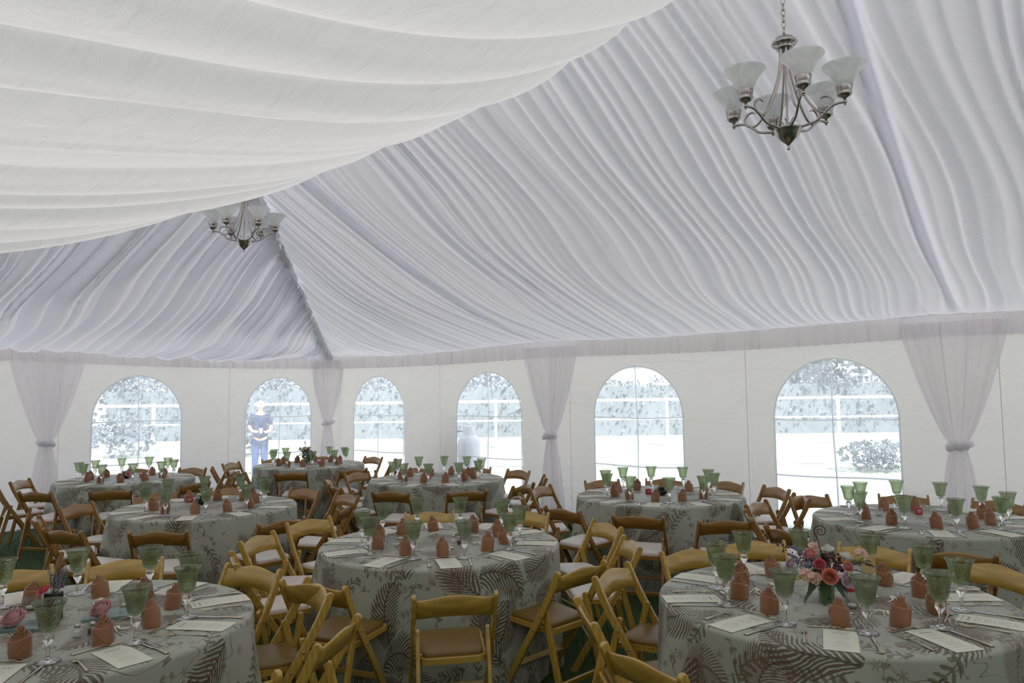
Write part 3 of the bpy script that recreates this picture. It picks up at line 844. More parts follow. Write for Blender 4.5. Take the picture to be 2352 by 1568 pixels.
def make_napkin(seed):
    # a cloth napkin rolled up like a rosebud: outer turns form a short cylinder, inner turns step up
    rng = random.Random(seed); mb = MB()
    turns = 4.4; n = 150; th = .0024
    lean = rng.uniform(-.14, .14); lean2 = rng.uniform(-.12, .12); h0 = rng.uniform(.074, .086); ph = rng.random()*6
    tt = [0, .35, .55, .72, .86, 1.0]
    rad = [.0425, .037, .031, .022, .016, .010]
    hh = [0, .002, .012, .020, .038, .040]
    lay = []; k1 = rng.uniform(.006, .014); p1 = rng.random()*6; p2 = rng.random()*6
    for i in range(n+1):
        t = i/n; a = 2*PI*turns*t+ph
        r = float(np.interp(t, tt, rad)); top = h0+float(np.interp(t, tt, hh))
        top += k1*math.sin(a+p1)*(1-.5*t)+.003*math.sin(3*a+p2)
        col = []
        for z, dr in ((.0, -.001), (.012, .0012), (.035, .0018), (top*.72, .0008), (top-.006, .0004), (top-.001, -.0006), (top, -th*.8)):
            rr = r*(1+.03*math.sin(2*a+p2))+dr*(1 if t < .3 else .3)
            col.append((rr*math.cos(a)+lean*z, rr*math.sin(a)+lean2*z, max(0, z)))
        for z, dr in ((top-.002, -th*1.4), (top-.02, -th*1.6), (.0, -th*1.5)):
            rr = max(.002, r+dr); col.append((rr*math.cos(a)+lean*z, rr*math.sin(a)+lean2*z, max(0, z)))
        lay.append(col)
    mb.grid(np.array(lay)); mb.face(lay[0]); mb.face(list(reversed(lay[-1])))
    for q in range(2):
        pts = []; t0 = ph+q*2.2+rng.random()
        for k in range(16):
            t = k/15; a = t0+(2.0 if q == 0 else -1.4)*t; r = .0432; z = .006+t*(h0-.012)
            pts.append((r*math.cos(a)*(1+.03*math.sin(2*a+p2))+lean*z, r*math.sin(a)*(1+.03*math.sin(2*a+p2))+lean2*z, z))
        mb.tube(pts, [.0006+.0022*math.sin(PI*k/15) for k in range(16)], 6)
    o = mb.build('rolled_napkin', M_napkin); fixn(o); return o
def make_menu():
    mb = MB(); w, h, th = .135, .275, .0012
    P = []; UVs = []
    for i in range(9):
        s = i/8; y = (s-.5)*h; z = th+.0006+.0015*math.sin(s*PI)**2
        P.append([(-w/2, y, z), (w/2, y, z)]); UVs.append([(0, s), (1, s)])
    mb.grid(P, UVs)
    B = [[(p[0][0], p[0][1], p[0][2]-th), (p[1][0], p[1][1], p[1][2]-th)] for p in P]
    mb.grid(B, flip=True)
    for s in (0, 8): mb.face([P[s][0], P[s][1], B[s][1], B[s][0]], [(0, .99)]*4)
    for e in (0, 1):
        for i in range(8): mb.face([P[i][e], P[i+1][e], B[i+1][e], B[i][e]], [(0, .99)]*4)
    return mb.build('menu_card', M_paper)
def make_fork(L=.195):
    r = empty('fork'); mb = MB()
    hp = [(0, -L/2, .003), (0, -L/2+.02, .003), (0, -L/2+.07, .005), (0, -L/2+.115, .008), (0, -L/2+.135, .006)]
    wd = [.0105, .0095, .0045, .0032, .005]
    c = catmull(hp, 4); ww = np.interp(np.linspace(0, 4, len(c)), range(5), wd)
    P = [[(w*math.cos(a), p.y, p.z+.0016*math.sin(a)) for a in np.linspace(0, 2*PI, 8, endpoint=False)] for p, w in zip(c, ww)]
    mb.grid(np.array(P), closed=True); mb.face(P[0]); mb.face(list(reversed(P[-1])))
    y0 = -L/2+.133
    sh = [(y0, .0045, .006), (y0+.008, .010, .003), (y0+.016, .0125, .002), (y0+.024, .0125, .002)]
    P = [[(-w, y, z), (0, y, z-.001), (w, y, z), (w, y, z+.0015), (0, y, z+.0008), (-w, y, z+.0015)] for y, w, z in sh]
    mb.grid(np.array(P), closed=True)
    for x in (-.0108, -.0036, .0036, .0108):
        pts = [(x, y0+.022, .0028), (x, y0+.036, .003), (x, y0+.050, .0055), (x, y0+.060, .009)]
        mb.tube(pts, [.0015, .0014, .0012, .0006], 6)
    o = mb.build('fork', M_flat); bpy.data.objects.remove(r); return o
def make_knife():
    r = empty('table_knife'); L = .235; mb = MB()
    P = [[(w*math.cos(a), y, .004+t*math.sin(a)) for a in np.linspace(0, 2*PI, 8, endpoint=False)] for y, w, t in ((-L/2, .006, .002), (-L/2+.006, .0105, .0035), (-L/2+.03, .009, .0035), (-L/2+.07, .0058, .003), (-L/2+.105, .007, .003), (-L/2+.112, .005, .002))]
    mb.grid(np.array(P), closed=True); mb.face(P[0]); mb.face(list(reversed(P[-1]))); mb.build('handle', M_flat, r)
    mb = MB(); pr = [(-L/2+.108, -.006, .006), (-L/2+.15, -.0085, .0065), (-L/2+.20, -.009, .0065), (-L/2+.225, -.004, .0065), (L/2, .0055, .0065)]
    P = [[(a, y, .0032), (b, y, .0032), (b, y, .0050), (a, y, .0036)] for y, a, b in pr]
    mb.grid(np.array(P), closed=True); mb.face(P[0]); mb.face(list(reversed(P[-1]))); mb.build('blade', M_blade, r)
    return r
GOB = make_goblet(); NAPS = [make_napkin(s) for s in (1, 2, 3, 4)]; MENU = make_menu(); FORK = make_fork(); KNIFE = make_knife(); DESS = make_fork(.175)
DESS.name = 'dessert_fork'
fresh = {id(GOB): GOB, id(MENU): MENU, id(FORK): FORK, id(KNIFE): KNIFE, id(DESS): DESS}
fresh_used = set()
RAD = {('T2', 9): 1.36, ('T1', 0): 1.19, ('T1', 1): 1.06, ('T1', 4): 1.29, ('T1', 9): 1.0, ('T7', 7): .92, ('T7', 8): .93, ('T8', 3): .92, ('T8', 4): .95, ('T8', 2): 1.0}
YAW = {('T1', 8): 18, ('T5', 7): 12, ('T2', 8): 10}
def inst(p):
    if p.name in fresh_used: return copy_tree(p)
    fresh_used.add(p.name); return p
rp = random.Random(77)
for tk, (x, y, nm, ph, over) in TABLES.items():
    for k in range(10):
        if tk in ('T7', 'T8') and False: continue
        a = math.radians(ph-36*k)
        er = Vector((math.cos(a), math.sin(a), 0)); eb = Vector((-math.sin(a), math.cos(a), 0))
        C = Vector((x, y, TZ+.001))
        def put(o, r, b, rot=0., z=0.):
            p = C+er*(r+rp.uniform(-.008, .008))+eb*(b+rp.uniform(-.008, .008)); p.z += z
            o.location = p; o.rotation_euler = (0, 0, a+PI/2+rot+rp.uniform(-.05, .05)); return o
        at = ('nearest place' if k == 0 else ORD[k]+' place clockwise from nearest')+', '+nm
        m_ = put(inst(MENU), .680, .0, rp.uniform(-.06, .06)); tag(m_, 'cream printed menu card, '+at, 'menu', 'menu cards')
        n_ = inst(NAPS[rp.randrange(4)]); put(n_, .455, rp.uniform(-.03, .02), rp.random()*6); tag(n_, 'rolled terracotta napkin, '+at, 'napkin', 'rolled terracotta napkins')
        g_ = put(inst(GOB), .545+rp.uniform(-.02, .02), .128+rp.uniform(-.02, .02), rp.random()*3); tag(g_, 'green bubble glass goblet, '+at, 'glass', 'green glass goblets')
        f_ = put(inst(FORK), .665, -.132, 0); tag(f_, 'gold toned fork left of menu, '+at, 'fork', 'forks left of the menus')
        kn = put(inst(KNIFE), .685, .130, rp.uniform(-.1, .1)); tag(kn, 'table knife right of menu, '+at, 'knife', 'table knives')
        d_ = put(inst(DESS), .512, -.035, -PI/2+rp.uniform(-.1, .1)); tag(d_, 'dessert fork above the menu, '+at, 'fork', 'dessert forks above the menus')

# ------------------------------------------------------------------ table centre pieces
def make_votive():
    r = empty('votive_holder'); mb = MB()
    mb.lathe([(.001, 0), (.027, 0), (.029, .003), (.0315, .062), (.030, .062), (.0275, .006), (.001, .005)], 24); mb.build('glass_cup', M_thin, r)
    mb = MB(); mb.lathe([(.001, .006), (.019, .006), (.0195, .018), (.018, .018), (.001, .0165)], 20); mb.tube([(0, 0, .016), (0, .001, .023)], .0008, 5); mb.build('tealight', M_candle, r); return r
VOT = make_votive()
def make_ribbon(seed):
    # small favour tied from twisted cream ribbon
    rng = random.Random(seed); mb = MB()
    for s in (-1, 1):
        pts = [(0, 0, .008), (s*.015, .006*s, .014), (s*.03, .012, .010), (s*.045, .004, .006), (s*.06, -.004+rng.uniform(-.02, .02), .004)]
        c = catmull(pts, 4); mb.tube(c, [.004+.004*math.sin(PI*min(1, i/8)) for i in range(len(c))], 7, flat=.45)
    for s in (-1, 1):
        c = catmull([(0, 0, .009), (s*.012, .02, .016), (s*.022, .03, .008), (s*.03, .038, .0035)], 4); mb.tube(c, .0032, 6, flat=.5)
    mb.ball((0, 0, .009), .008, 8, 6); o = mb.build('ribbon_favour', M_ribbon); return o
RIB = make_ribbon(3)
def make_redbox():
    r = empty('small_red_box'); mb = MB(); mb.box((0, 0, .0275), (.052, .034, .055)); o = mb.build('box_body', M_red, r); bevel(o, .0015, 1)
    mb = MB()
    for zz in (.038, .030, .018): mb.box((0, -.0175, zz), (.034 if zz > .02 else .022, .0006, .0035))
    mb.build('white_lettering', M_redmark, r); return r
RED = make_redbox()
def flower_disc(mb, c, r, cup, n, layers, axis=(0, 0, 1), seed=0, curl=.22, tight=.16):
    """a rose: rings of overlapping cupped petals around a tight centre"""
    rng = random.Random(seed); q = Vector(axis).normalized().to_track_quat('Z', 'Y').to_matrix()
    c = Vector(c); layers = layers+1
    for L in range(layers):
        f = (L+1)/layers; rr = r*(tight+(1-tight)*f**1.1); np_ = max(3, int(n*(.45+.55*f)))
        hgt = cup*(.98-.38*f*f); close = 1.0-f
        for k in range(np_):
            a0 = 2*PI*(k+.5*(L % 2)+rng.uniform(-.2, .2))/np_; wdt = 2*PI/np_*.85; hv = hgt*rng.uniform(.93, 1.06)
            P = []
            for i in range(7):
                t = i/6; row = []
                for j in range(7):
                    sj = -1+2*j/6
                    rad = rr*(.20+.80*math.sin(min(1, t*(1.25))*PI/2)**.7)-close*rr*.35*max(0, t-.5)*2 + curl*rr*max(0, t-.72)*2.2*f
                    rad *= 1-.06*sj*sj+.02*math.sin(5*sj+seed+k)
                    a = a0+sj*wdt*math.sin(max(.15, min(1, t*.9))*PI*.60)
                    z = hv*(t**.9)*(1-.10*sj*sj*t) - curl*rr*max(0, t-.78)*2.6*f
                    row.append(tuple(c+q @ Vector((rad*math.cos(a), rad*math.sin(a), z))))
                P.append(row)
            mb.grid(P)
def leaf_blade(mb, base, tip, w, droop=.02, serr=0, up=Vector((0, 0, 1))):
    base, tip = Vector(base), Vector(tip); d = tip-base; side = d.cross(up)
    if side.length < 1e-5: side = Vector((1, 0, 0))
    side.normalize(); n = 14; P = []
    for i in range(n+1):
        t = i/n; ww = w*math.sin(PI*t**.8)**.8*(1-.25*((i % 2) if serr else 0))+.0004
        m = base+d*t+Vector((0, 0, -droop*(t*t)*4*0.5+droop*t))
        P.append([tuple(m-side*ww+Vector((0, 0, ww*.25))), tuple(m), tuple(m+side*ww+Vector((0, 0, ww*.25)))])
    mb.grid(P)
def cluster(mb, c, r, n, pr, seed, sc=(1, 1, 1)):
    rng = random.Random(seed)
    for i in range(n):
        a = rng.random()*2*PI; u = rng.uniform(-.3, 1); rr = r*rng.uniform(.6, 1); h = math.sqrt(max(0, 1-u*u))
        p = (c[0]+rr*h*math.cos(a)*sc[0], c[1]+rr*h*math.sin(a)*sc[1], c[2]+rr*u*sc[2])
        mb.ball(p, pr*rng.uniform(.7, 1.2), 7, 5)
def make_bouquet():
    r = empty('bouquet')
    mb = MB(); mb.lathe([(.001, 0), (.038, 0), (.042, .004), (.045, .10), (.046, .125), (.0435, .125), (.041, .008), (.001, .007)], 28)
    mb.build('vase', M_green, r)
    def one(name, mat, fn):
        m_ = MB(); fn(m_); o = m_.build(name, mat, r); return o
    cz = .17
    one('stem', M_stem, lambda m: [m.tube([(.012*math.cos(a), .012*math.sin(a), .01), (.03*math.cos(a+1), .03*math.sin(a+1), .12), (.06*math.cos(a+1), .06*math.sin(a+1), .19)], .0025, 6) for a in np.linspace(0, 6, 11)])
    F = lambda c, rad, mat, ax, nm='rose', cup=None, sd=0, ly=4, n=6: one(nm, mat, lambda m: flower_disc(m, c, rad*.86, (cup or rad*1.15), n, ly, ax, sd))
    F((.015, -.105, .150), .047, P_coral, (.05, -.85, .35), sd=1, ly=5, n=7)
    F((-.030, -.065, .200), .034, P_hot, (-.1, -.75, .6), sd=2)
    F((-.075, -.010, .235), .040, P_pink, (-.3, -.4, .8), sd=3, ly=5)
    F((.105, -.045, .190), .035, P_pink, (.45, -.6, .5), sd=4)
    F((-.175, -.040, .185), .040, P_lilac, (-.7, -.5, .4), 'lisianthus', cup=.035, sd=5, ly=3)
    F((.105, -.095, .140), .045, P_lilac, (.35, -.8, .2), 'lisianthus', cup=.03, sd=6, ly=3)
    F((.165, -.080, .145), .030, P_white, (.6, -.7, .2), 'rose', sd=7)
    F((.105, .015, .225), .040, P_white, (.3, -.1, .9), 'lisianthus', cup=.045, sd=8, ly=3)
    F((.020, .030, .255), .036, P_white, (-.1, -.2, .95), 'lisianthus', cup=.05, sd=9, ly=2)
    F((.155, .005, .225), .024, P_lime, (.7, -.2, .5), 'lisianthus_bud', cup=.05, sd=10, ly=2, n=4)
    for i, (c, rad) in enumerate((((-.110, -.085, .150), .042), ((-.065, -.095, .135), .036), ((-.055, .035, .275), .034), ((.185, .030, .255), .030))):
        one('hydrangea_spray', P_blush, lambda m, c=c, rad=rad, i=i: [flower_disc(m, (c[0]+rad*math.sin(k*2.4)*math.sqrt(k/16), c[1]+rad*math.cos(k*2.4)*math.sqrt(k/16)*.7, c[2]+.02*math.cos(k)), .013, .006, 5, 1, (math.sin(k*1.3)*.5, -.7, .5), k, tight=.4) for k in range(17)])
    def spike(m, a, b, n, sd):
        rng = random.Random(sd); a, b = Vector(a), Vector(b)
        for k in range(n):
            t = k/n; p = a+(b-a)*t; rr = .022*(1-t)+.006
            m.ball((p.x+rng.uniform(-rr, rr), p.y+rng.uniform(-rr, rr), p.z+rng.uniform(-rr, rr)), rng.uniform(.004, .007), 6, 4)
    one('lavender_spike', P_lav, lambda m: spike(m, (-.05, -.02, .19), (-.17, .02, .285), 110, 1))
    one('lavender_spike', P_lav, lambda m: spike(m, (-.08, -.05, .18), (-.19, -.03, .245), 80, 2))
    one('berry_cluster', P_berry, lambda m: cluster(m, (.035, -.02, .215), .055, 34, .009, 5))
    one('berry_cluster', P_berry, lambda m: cluster(m, (.055, -.06, .175), .035, 14, .009, 6))
    one('lime_bud', P_lime, lambda m: cluster(m, (.125, -.105, .165), .02, 7, .009, 7))
    one('lime_bud', P_lime, lambda m: cluster(m, (-.135, -.10, .125), .025, 9, .006, 8))
    # fiddlehead spiral on a long stem
    def fiddle(m):
        pts = [(-.01, .01, .20), (-.02, .015, .26), (-.035, .02, .33), (-.05, .02, .365)]
        for k in range(22):
            a = PI-.25-k*.48; rr = .034*(1-k/24); pts.append((-.017+rr*math.cos(a), .02, .375+rr*math.sin(a)))
        c = catmull(pts, 3); m.tube(c, [.0035-.0015*i/len(c) for i in range(len(c))], 6)
    one('fern_fiddlehead', M_brownstem, fiddle)
    one('twig', M_brownstem, lambda m: (m.tube([(-.05, 0, .2), (-.12, .01, .25), (-.21, .02, .285)], [.003, .002, .001], 5), cluster(m, (-.225, .02, .29), .035, 22, .0045, 9), cluster(m, (-.20, .03, .25), .03, 12, .004, 10)))
    rng = random.Random(8)
    for i, (b, t, w, mt, sr) in enumerate([((0, -.03, .15), (-.13, -.10, .015), .030, P_leaf, 1), ((0, -.03, .15), (.12, -.11, .02), .030, P_leaf, 1), ((0, -.03, .15), (-.02, -.125, .01), .032, P_leaf, 1), ((.05, 0, .16), (.24, .0, .245), .022, P_leaf, 0), ((.05, 0, .16), (.21, -.03, .19), .022, P_leafd, 0),
                      ((.0, 0, .2), (.055, -.02, .28), .026, P_leafd, 0), ((.0, 0, .2), (-.005, -.03, .29), .022, P_leafd, 0), ((-.03, 0, .16), (-.20, -.02, .10), .030, P_leaf, 0), ((0, 0, .16), (-.10, .10, .13), .034, P_leaf, 0), ((0, 0, .16), (.13, .10, .15), .034, P_leafd, 0), ((.02, -.05, .15), (.10, -.13, .10), .026, P_leafd, 0), ((-.02, -.05, .15), (-.10, -.13, .10), .026, P_leafd, 0), ((0, 0, .17), (0, .13, .2), .035, P_leaf, 0), ((0, 0, .16), (-.18, .05, .18), .03, P_leaf, 0), ((.1, 0, .2), (.255, .04, .235), .016, P_leaf, 0)]):
        one('leaf', mt, lambda m, b=b, t=t, w=w, sr=sr: leaf_blade(m, b, t, w, .03, sr))
    return r
BQ = make_bouquet(); BQ.location = (1.539, 3.74, TZ+.001); BQ.scale = (.88, .88, .88); BQ.rotation_euler = (0, 0, -.35)
tag(BQ, 'large bouquet of coral, pink and lilac roses with curled fern, green glass vase', 'flowers', 'flower bouquets')
B2 = copy_tree(BQ); B2.location = (-3.265, 11.72, TZ+.001); B2.rotation_euler = (0, 0, 2.2)
tag(B2, 'small distant bouquet of pink and cream flowers on the table by the corner drape', 'flowers', 'flower bouquets')

def lavender_vase():
    r = empty('lavender_vase', (-2.172, 3.558, TZ+.001)); tag(r, 'black square vase of lavender and one small pink rose on the pink rose table', 'vase')
    mb = MB(); mb.box((0, 0, .065), (.062, .062, .13)); o = mb.build('vase', M_dark, r); bevel(o, .006, 3)
    mb = MB(); rng = random.Random(4)
    for k in range(14):
        a = rng.random()*6.28; e = (.045*math.cos(a)+.03, .03*math.sin(a), .20+.04*rng.random()); mb.tube([(.01*math.cos(a), .01*math.sin(a), .12), e], .0012, 5)
    mb.build('stem', M_stem, r); mb = MB()
    for k in range(16):
        a = rng.random()*6.28; q = rng.random()
        for j in range(12):
            t = j/12; mb.ball((.02+(.02+.035*q*t)*math.cos(a)+rng.uniform(-.004, .004), (.02+.03*q*t)*math.sin(a), .155+.085*t*(.7+.5*q)+rng.uniform(-.003, .003)), .0042*(1.3-t*.6), 6, 4)
    mb.build('lavender_spike', P_lav, r)
    mb = MB(); flower_disc(mb, (-.03, -.015, .135), .030, .030, 6, 4, (-.3, -.4, .8), 3); mb.build('rose', P_hot, r)
lavender_vase()
def dish_rose(x, y, rz, n, label, s=1.0):
    r = empty('glass_dish', (x, y, TZ+.001), rz); tag(r, label, 'dish', 'frosted glass dishes on the pink rose table')
    mb = MB(); mb.v = []; w, d = .115, .075
    for z0, z1, k in ((0, .006, 1),):
        mb.box((0, 0, .005), (.23, .15, .010)); mb.box((0, 0, .012), (.235, .155, .004))
    mb.build('dish_plate', M_plate, r); return r
def loose_rose(x, y, z, rad, mat, ax, sd, label, heart=False):
    mb = MB(); flower_disc(mb, (0, 0, 0), rad*.82, rad*1.15, 6, 4, ax, sd, .18); flower_disc(mb, (0, 0, rad*.22), rad*.5, rad*.7, 5, 3, ax, sd+1, .2, .1)
    o = mb.build('rose', mat); o.location = (x, y, z); tag(o, label, 'flower', 'cut roses on glass dishes')
    if heart:
        mb = MB(); q = Vector(ax).normalized()*rad*.22; flower_disc(mb, tuple(q), rad*.50, rad*.75, 5, 3, ax, sd+7, .1, .1); mb.build('rose_heart', P_hot, o)
dish_rose(-1.93, 3.62, .35, 1, 'square frosted glass dish holding the pale pink rose beside the lavender')
dish_rose(-2.245, 3.455, .1, 2, 'square frosted glass dish holding two roses in front of the black vase')
loose_rose(-1.955, 3.60, TZ+.018, .060, P_dusty, (-.2, -.5, .8), 11, 'pale pink garden rose on the dish right of the lavender')
loose_rose(-2.275, 3.45, TZ+.018, .062, P_dusty, (-.1, -.4, .9), 12, 'open pink rose with a deep pink heart on the left dish', True)
loose_rose(-2.165, 3.475, TZ+.018, .045, P_pink, (.6, -.2, .7), 13, 'smaller dusty pink rose beside the rose with the deep pink heart')
def shaker(x, y, fill, label, tk):
    r = empty('shaker', (x, y, TZ+.001)); tag(r, label, 'shaker', None)
    mb = MB(); mb.box((0, 0, .019), (.034, .034, .038)); o = mb.build('glass_body', M_thin, r); bevel(o, .004, 2)
    mb = MB(); mb.box((0, 0, .0135), (.026, .026, .021)); mb.build('contents', fill, r)
    mb = MB(); mb.lathe([(.001, .0385), (.012, .0385), (.013, .046), (.009, .054), (.001, .057)], 16); mb.build('cap', M_nickel, r)
shaker(-1.915, 3.315, M_salt, 'square glass salt shaker with a metal cap on the pink rose table', 'T7')
shaker(-1.865, 3.345, M_pepper, 'square glass pepper shaker with a metal cap on the pink rose table', 'T7')
shaker(-.43, 5.295, M_salt, 'glass salt shaker with a metal cap on the central table', 'T1')
shaker(-.385, 5.232, M_pepper, 'glass pepper shaker with a metal cap on the central table', 'T1')
VL = [(-2.40, 3.745, 'clear votive glass with a tealight left of the lavender vase'), (-1.936, 3.763, 'clear votive glass with a tealight behind the pale pink rose'), (-2.32, 3.30, 'clear votive glass with a tealight in front of the deep pink hearted rose'),
      (1.60, 3.60, 'clear votive glass with a tealight in front of the large bouquet'), (1.775, 3.74, 'clear votive glass with a tealight beside the red box of the large bouquet table'),
      (-.675, 5.074, 'clear votive glass with a tealight at left on the central table'), (-.35, 5.39, 'clear votive glass with a tealight by the shakers of the central table'),
      (3.011, 6.20, 'left votive glass on the table under the largest window'), (3.12, 6.02, 'right votive glass on the table under the largest window'), (1.70, 7.70, 'votive glass on the table right of the middle drape')]
for i, (x, y, lb) in enumerate(VL):
    v = VOT if i == 0 else copy_tree(VOT); v.location = (x, y, TZ+.001); tag(v, lb, 'candle holder', 'votive candle glasses')
RB = {'pink rose table': [(-2.356, 3.86), (-2.44, 3.57), (-1.80, 3.40), (-2.12, 3.87), (-1.79, 3.56)],
      'large bouquet table': [(1.25, 3.90), (1.26, 3.72), (1.50, 3.49), (1.70, 3.50), (1.85, 3.72), (1.36, 4.0), (1.66, 3.62)],
      'central table': [(-.78, 5.20), (-.82, 5.42), (-.74, 5.55), (-.58, 5.62), (-.43, 5.60), (-.28, 5.48), (-.27, 5.22), (-.66, 5.0), (-.42, 5.06)],
      'table under the largest window': [(3.0, 5.9), (3.35, 5.75), (3.55, 6.1)]}
WORDS = ['first', 'second', 'third', 'fourth', 'fifth', 'sixth', 'seventh', 'eighth', 'ninth']
first = True
for nm, L in RB.items():
    for i, (x, y) in enumerate(L):
        o = RIB if first else copy_tree(RIB); first = False
        o.location = (x, y, TZ+.001); o.rotation_euler = (0, 0, rp.random()*6.28)
        side = ['first', 'second', 'third', 'fourth', 'fifth', 'sixth', 'seventh', 'eighth', 'ninth'][i]
        tag(o, 'knotted cream ribbon favour lying among the napkins, %s' % nm, 'favour', 'cream ribbon favours of the '+nm)
RD = [(1.735, 3.90, .3, 'small red box behind the large bouquet'), (3.36, 6.24, -.2, 'small red box on the table under the largest window'), (-3.25, 7.52, .2, 'small red box left of the leafy bowl on the table'), (-1.07, 9.45, -.1, 'small red box on the table before the gas tank window'),
      (-3.02, 11.63, .2, 'small red box beside the distant bouquet'), (1.38, 7.69, .4, 'small red box on the table right of the middle drape'), (-4.95, 9.95, .4, 'small red box on the table under the planter window')]
for i, (x, y, rz, lb) in enumerate(RD):
    o = RED if i == 0 else copy_tree(RED); o.location = (x, y, TZ+.001); o.rotation_euler = (0, 0, rz); tag(o, lb, 'box', 'small red boxes')
# low leafy bowls on two of the tables behind
def leafy(x, y, lb, mat, seed):
    r = empty('leaf_bowl', (x, y, TZ+.001)); tag(r, lb, 'bowl')
    mb = MB(); mb.lathe([(.001, 0), (.03, 0), (.06, .02), (.075, .045), (.072, .045), (.055, .022), (.001, .008)], 24); mb.build('bowl', M_dark, r)
    mb = MB(); rng = random.Random(seed)
    for k in range(26):
        a = rng.random()*6.28; q = rng.uniform(.03, .09); leaf_blade(mb, (0, 0, .03), (q*math.cos(a), q*math.sin(a), rng.uniform(.04, .11)), .018, .02)
    mb.build('foliage', P_leaf, r)
    mb = MB(); flower_disc(mb, (.05, -.04, .05), .035, .03, 6, 3, (.5, -.6, .6), 2); mb.build('rose', P_pink, r)
leafy(-3.06, 7.36, 'dark bowl of green leaves and a pink rose on the table behind', M_dark, 1)
leafy(-5.15, 9.92, 'dark bowl of leaves and a rose under the planter window', M_dark, 2)
leafy(1.50, 7.62, 'dark bowl of leaves with a pink rose right of the middle drape', M_dark, 3)
def table_card():
    r = empty('table_number_card', (1.86, 3.97, TZ+.001), .25); tag(r, 'tan table card with brown brush strokes on a clear stand behind the bouquet', 'card')
    mb = MB(); mb.box((0, 0, .005), (.07, .04, .010)); mb.box((0, 0, .04), (.006, .006, .07)); mb.build('clear_stand', M_glass, r)
    mb = MB(); mb.box((0, 0, .115), (.085, .003, .10)); mb.build('card', M_tan, r)
    mb = MB()
    for cx, cz, an in ((-.018, .12, .9), (0, .115, .9), (.02, .11, .8)):
        mb.box((cx, -.0021, cz), (.032, .0006, .006), Matrix.Rotation(an*.7, 3, 'Y'))
    mb.box((0, -.0021, .135), (.03, .0006, .005), Matrix.Rotation(.3, 3, 'Y')); mb.build('brush_lettering', M_ink, r)
table_card()

# ------------------------------------------------------------------ chandeliers
def make_chandelier():
    r = empty('chandelier')
    mb = MB(); mb.lathe([(.001, 0), (.006, .002), (.009, .008), (.006, .014), (.005, .020), (.008, .026), (.014, .034), (.030, .046), (.048, .062), (.060, .082), (.068, .100), (.074, .108), (.076, .114), (.070, .117), (.001, .117)], 40)
    mb.build('bottom_bowl', M_nickel, r)
    mb = MB(); mb.lathe([(.001, .560), (.042, .560), (.046, .566), (.044, .576), (.062, .584), (.068, .592), (.064, .602), (.052, .612), (.046, .622), (.030, .632), (.010, .638), (.008, .648), (.001, .650)], 40)
    mb.build('top_cap', M_nickel, r)
    mb = MB(); mb.tube([(0, 0, .11), (0, 0, .57)], .0055, 10); mb.tube([(0, 0, .28), (0, 0, .31)], .009, 10); mb.build('center_rod', M_nickel, r)
    mb = MB()
    for k in range(6):
        a = 2*PI*k/6+.5; pts = [(.022*math.cos(a), .022*math.sin(a), .117), (.026*math.cos(a), .026*math.sin(a), .145), (.036*math.cos(a), .036*math.sin(a), .162), (.050*math.cos(a), .050*math.sin(a), .160)]
        mb.tube(catmull(pts, 3), .0045, 6, flat=.4)
    mb.build('leaf_crown', M_nickel, r)
    mb = MB()
    for k in range(26):
        c = Vector((0, 0, .665+k*.033)); q = Matrix.Rotation((k % 2)*PI/2+.4, 3, 'Z')
        pts = [c+q @ Vector((.0105*math.cos(t), 0, .0215*math.sin(t))) for t in np.linspace(0, 2*PI, 13)]
        mb.tube(pts, .0028, 6)
    mb.build('chain', M_nickel, r)
    for k in range(6):
        a = 2*PI*k/6; ca, sa = math.cos(a), math.sin(a)
        X = lambda R, z: (R*ca, R*sa, z)
        mb = MB(); mb.tube(catmull([X(.05, .112), X(.10, .118), (X(.15, .130)), X(.185, .158), X(.215, .184), X(.25, .196), X(.285, .196)], 6), .0068, 10)
        mb.ball(X(.29, .197), .012, 12, 8); mb.ball(X(.29, .186), .007, 10, 6); mb.build('arm', M_nickel, r)
        mb = MB(); c = catmull([X(.026, .565), X(.028, .50), X(.040, .42), X(.068, .335), X(.108, .245), X(.145, .190), X(.180, .168), X(.212, .178), X(.228, .208), X(.214, .240), X(.188, .250), X(.170, .240)], 6)
        mb.tube(c, [.0065 if i < len(c)-8 else .0065-.0005*(i-len(c)+8) for i in range(len(c))], 10); mb.build('scroll', M_nickel, r)
        cx, cy = .29*ca, .29*sa
        mb = MB(); mb.lathe([(.001, .250), (.007, .250), (.007, .262), (.012, .266), (.026, .272), (.036, .282), (.038, .292), (.034, .297), (.036, .300), (.040, .320), (.043, .332), (.040, .334), (.037, .322), (.030, .30), (.001, .298)], 28, c=(cx, cy, -.05)); mb.build('socket_cup', M_nickel, r)
        mb = MB(); mb.lathe([(.032, .325), (.038, .334), (.048, .352), (.058, .374), (.072, .398), (.090, .418), (.103, .430), (.108, .438), (.1065, .4405), (.104, .437)], 36, c=(cx, cy, -.05)); mb.build('lamp_shade', M_shade, r)
    return r
CH = make_chandelier()
CH.location = W(10.76, 5.2, 3.09); CH.rotation_euler = (0, 0, math.radians(25))
tag(CH, 'large near nickel chandelier with six alabaster glass shades on a chain', 'chandelier', 'nickel chandeliers')
C2 = copy_tree(CH); C2.location = W(5.45, 5.2, 3.235); C2.rotation_euler = (0, 0, math.radians(16))
tag(C2, 'smaller distant nickel chandelier partly hidden by the draped ceiling cloth', 'chandelier', 'nickel chandeliers')

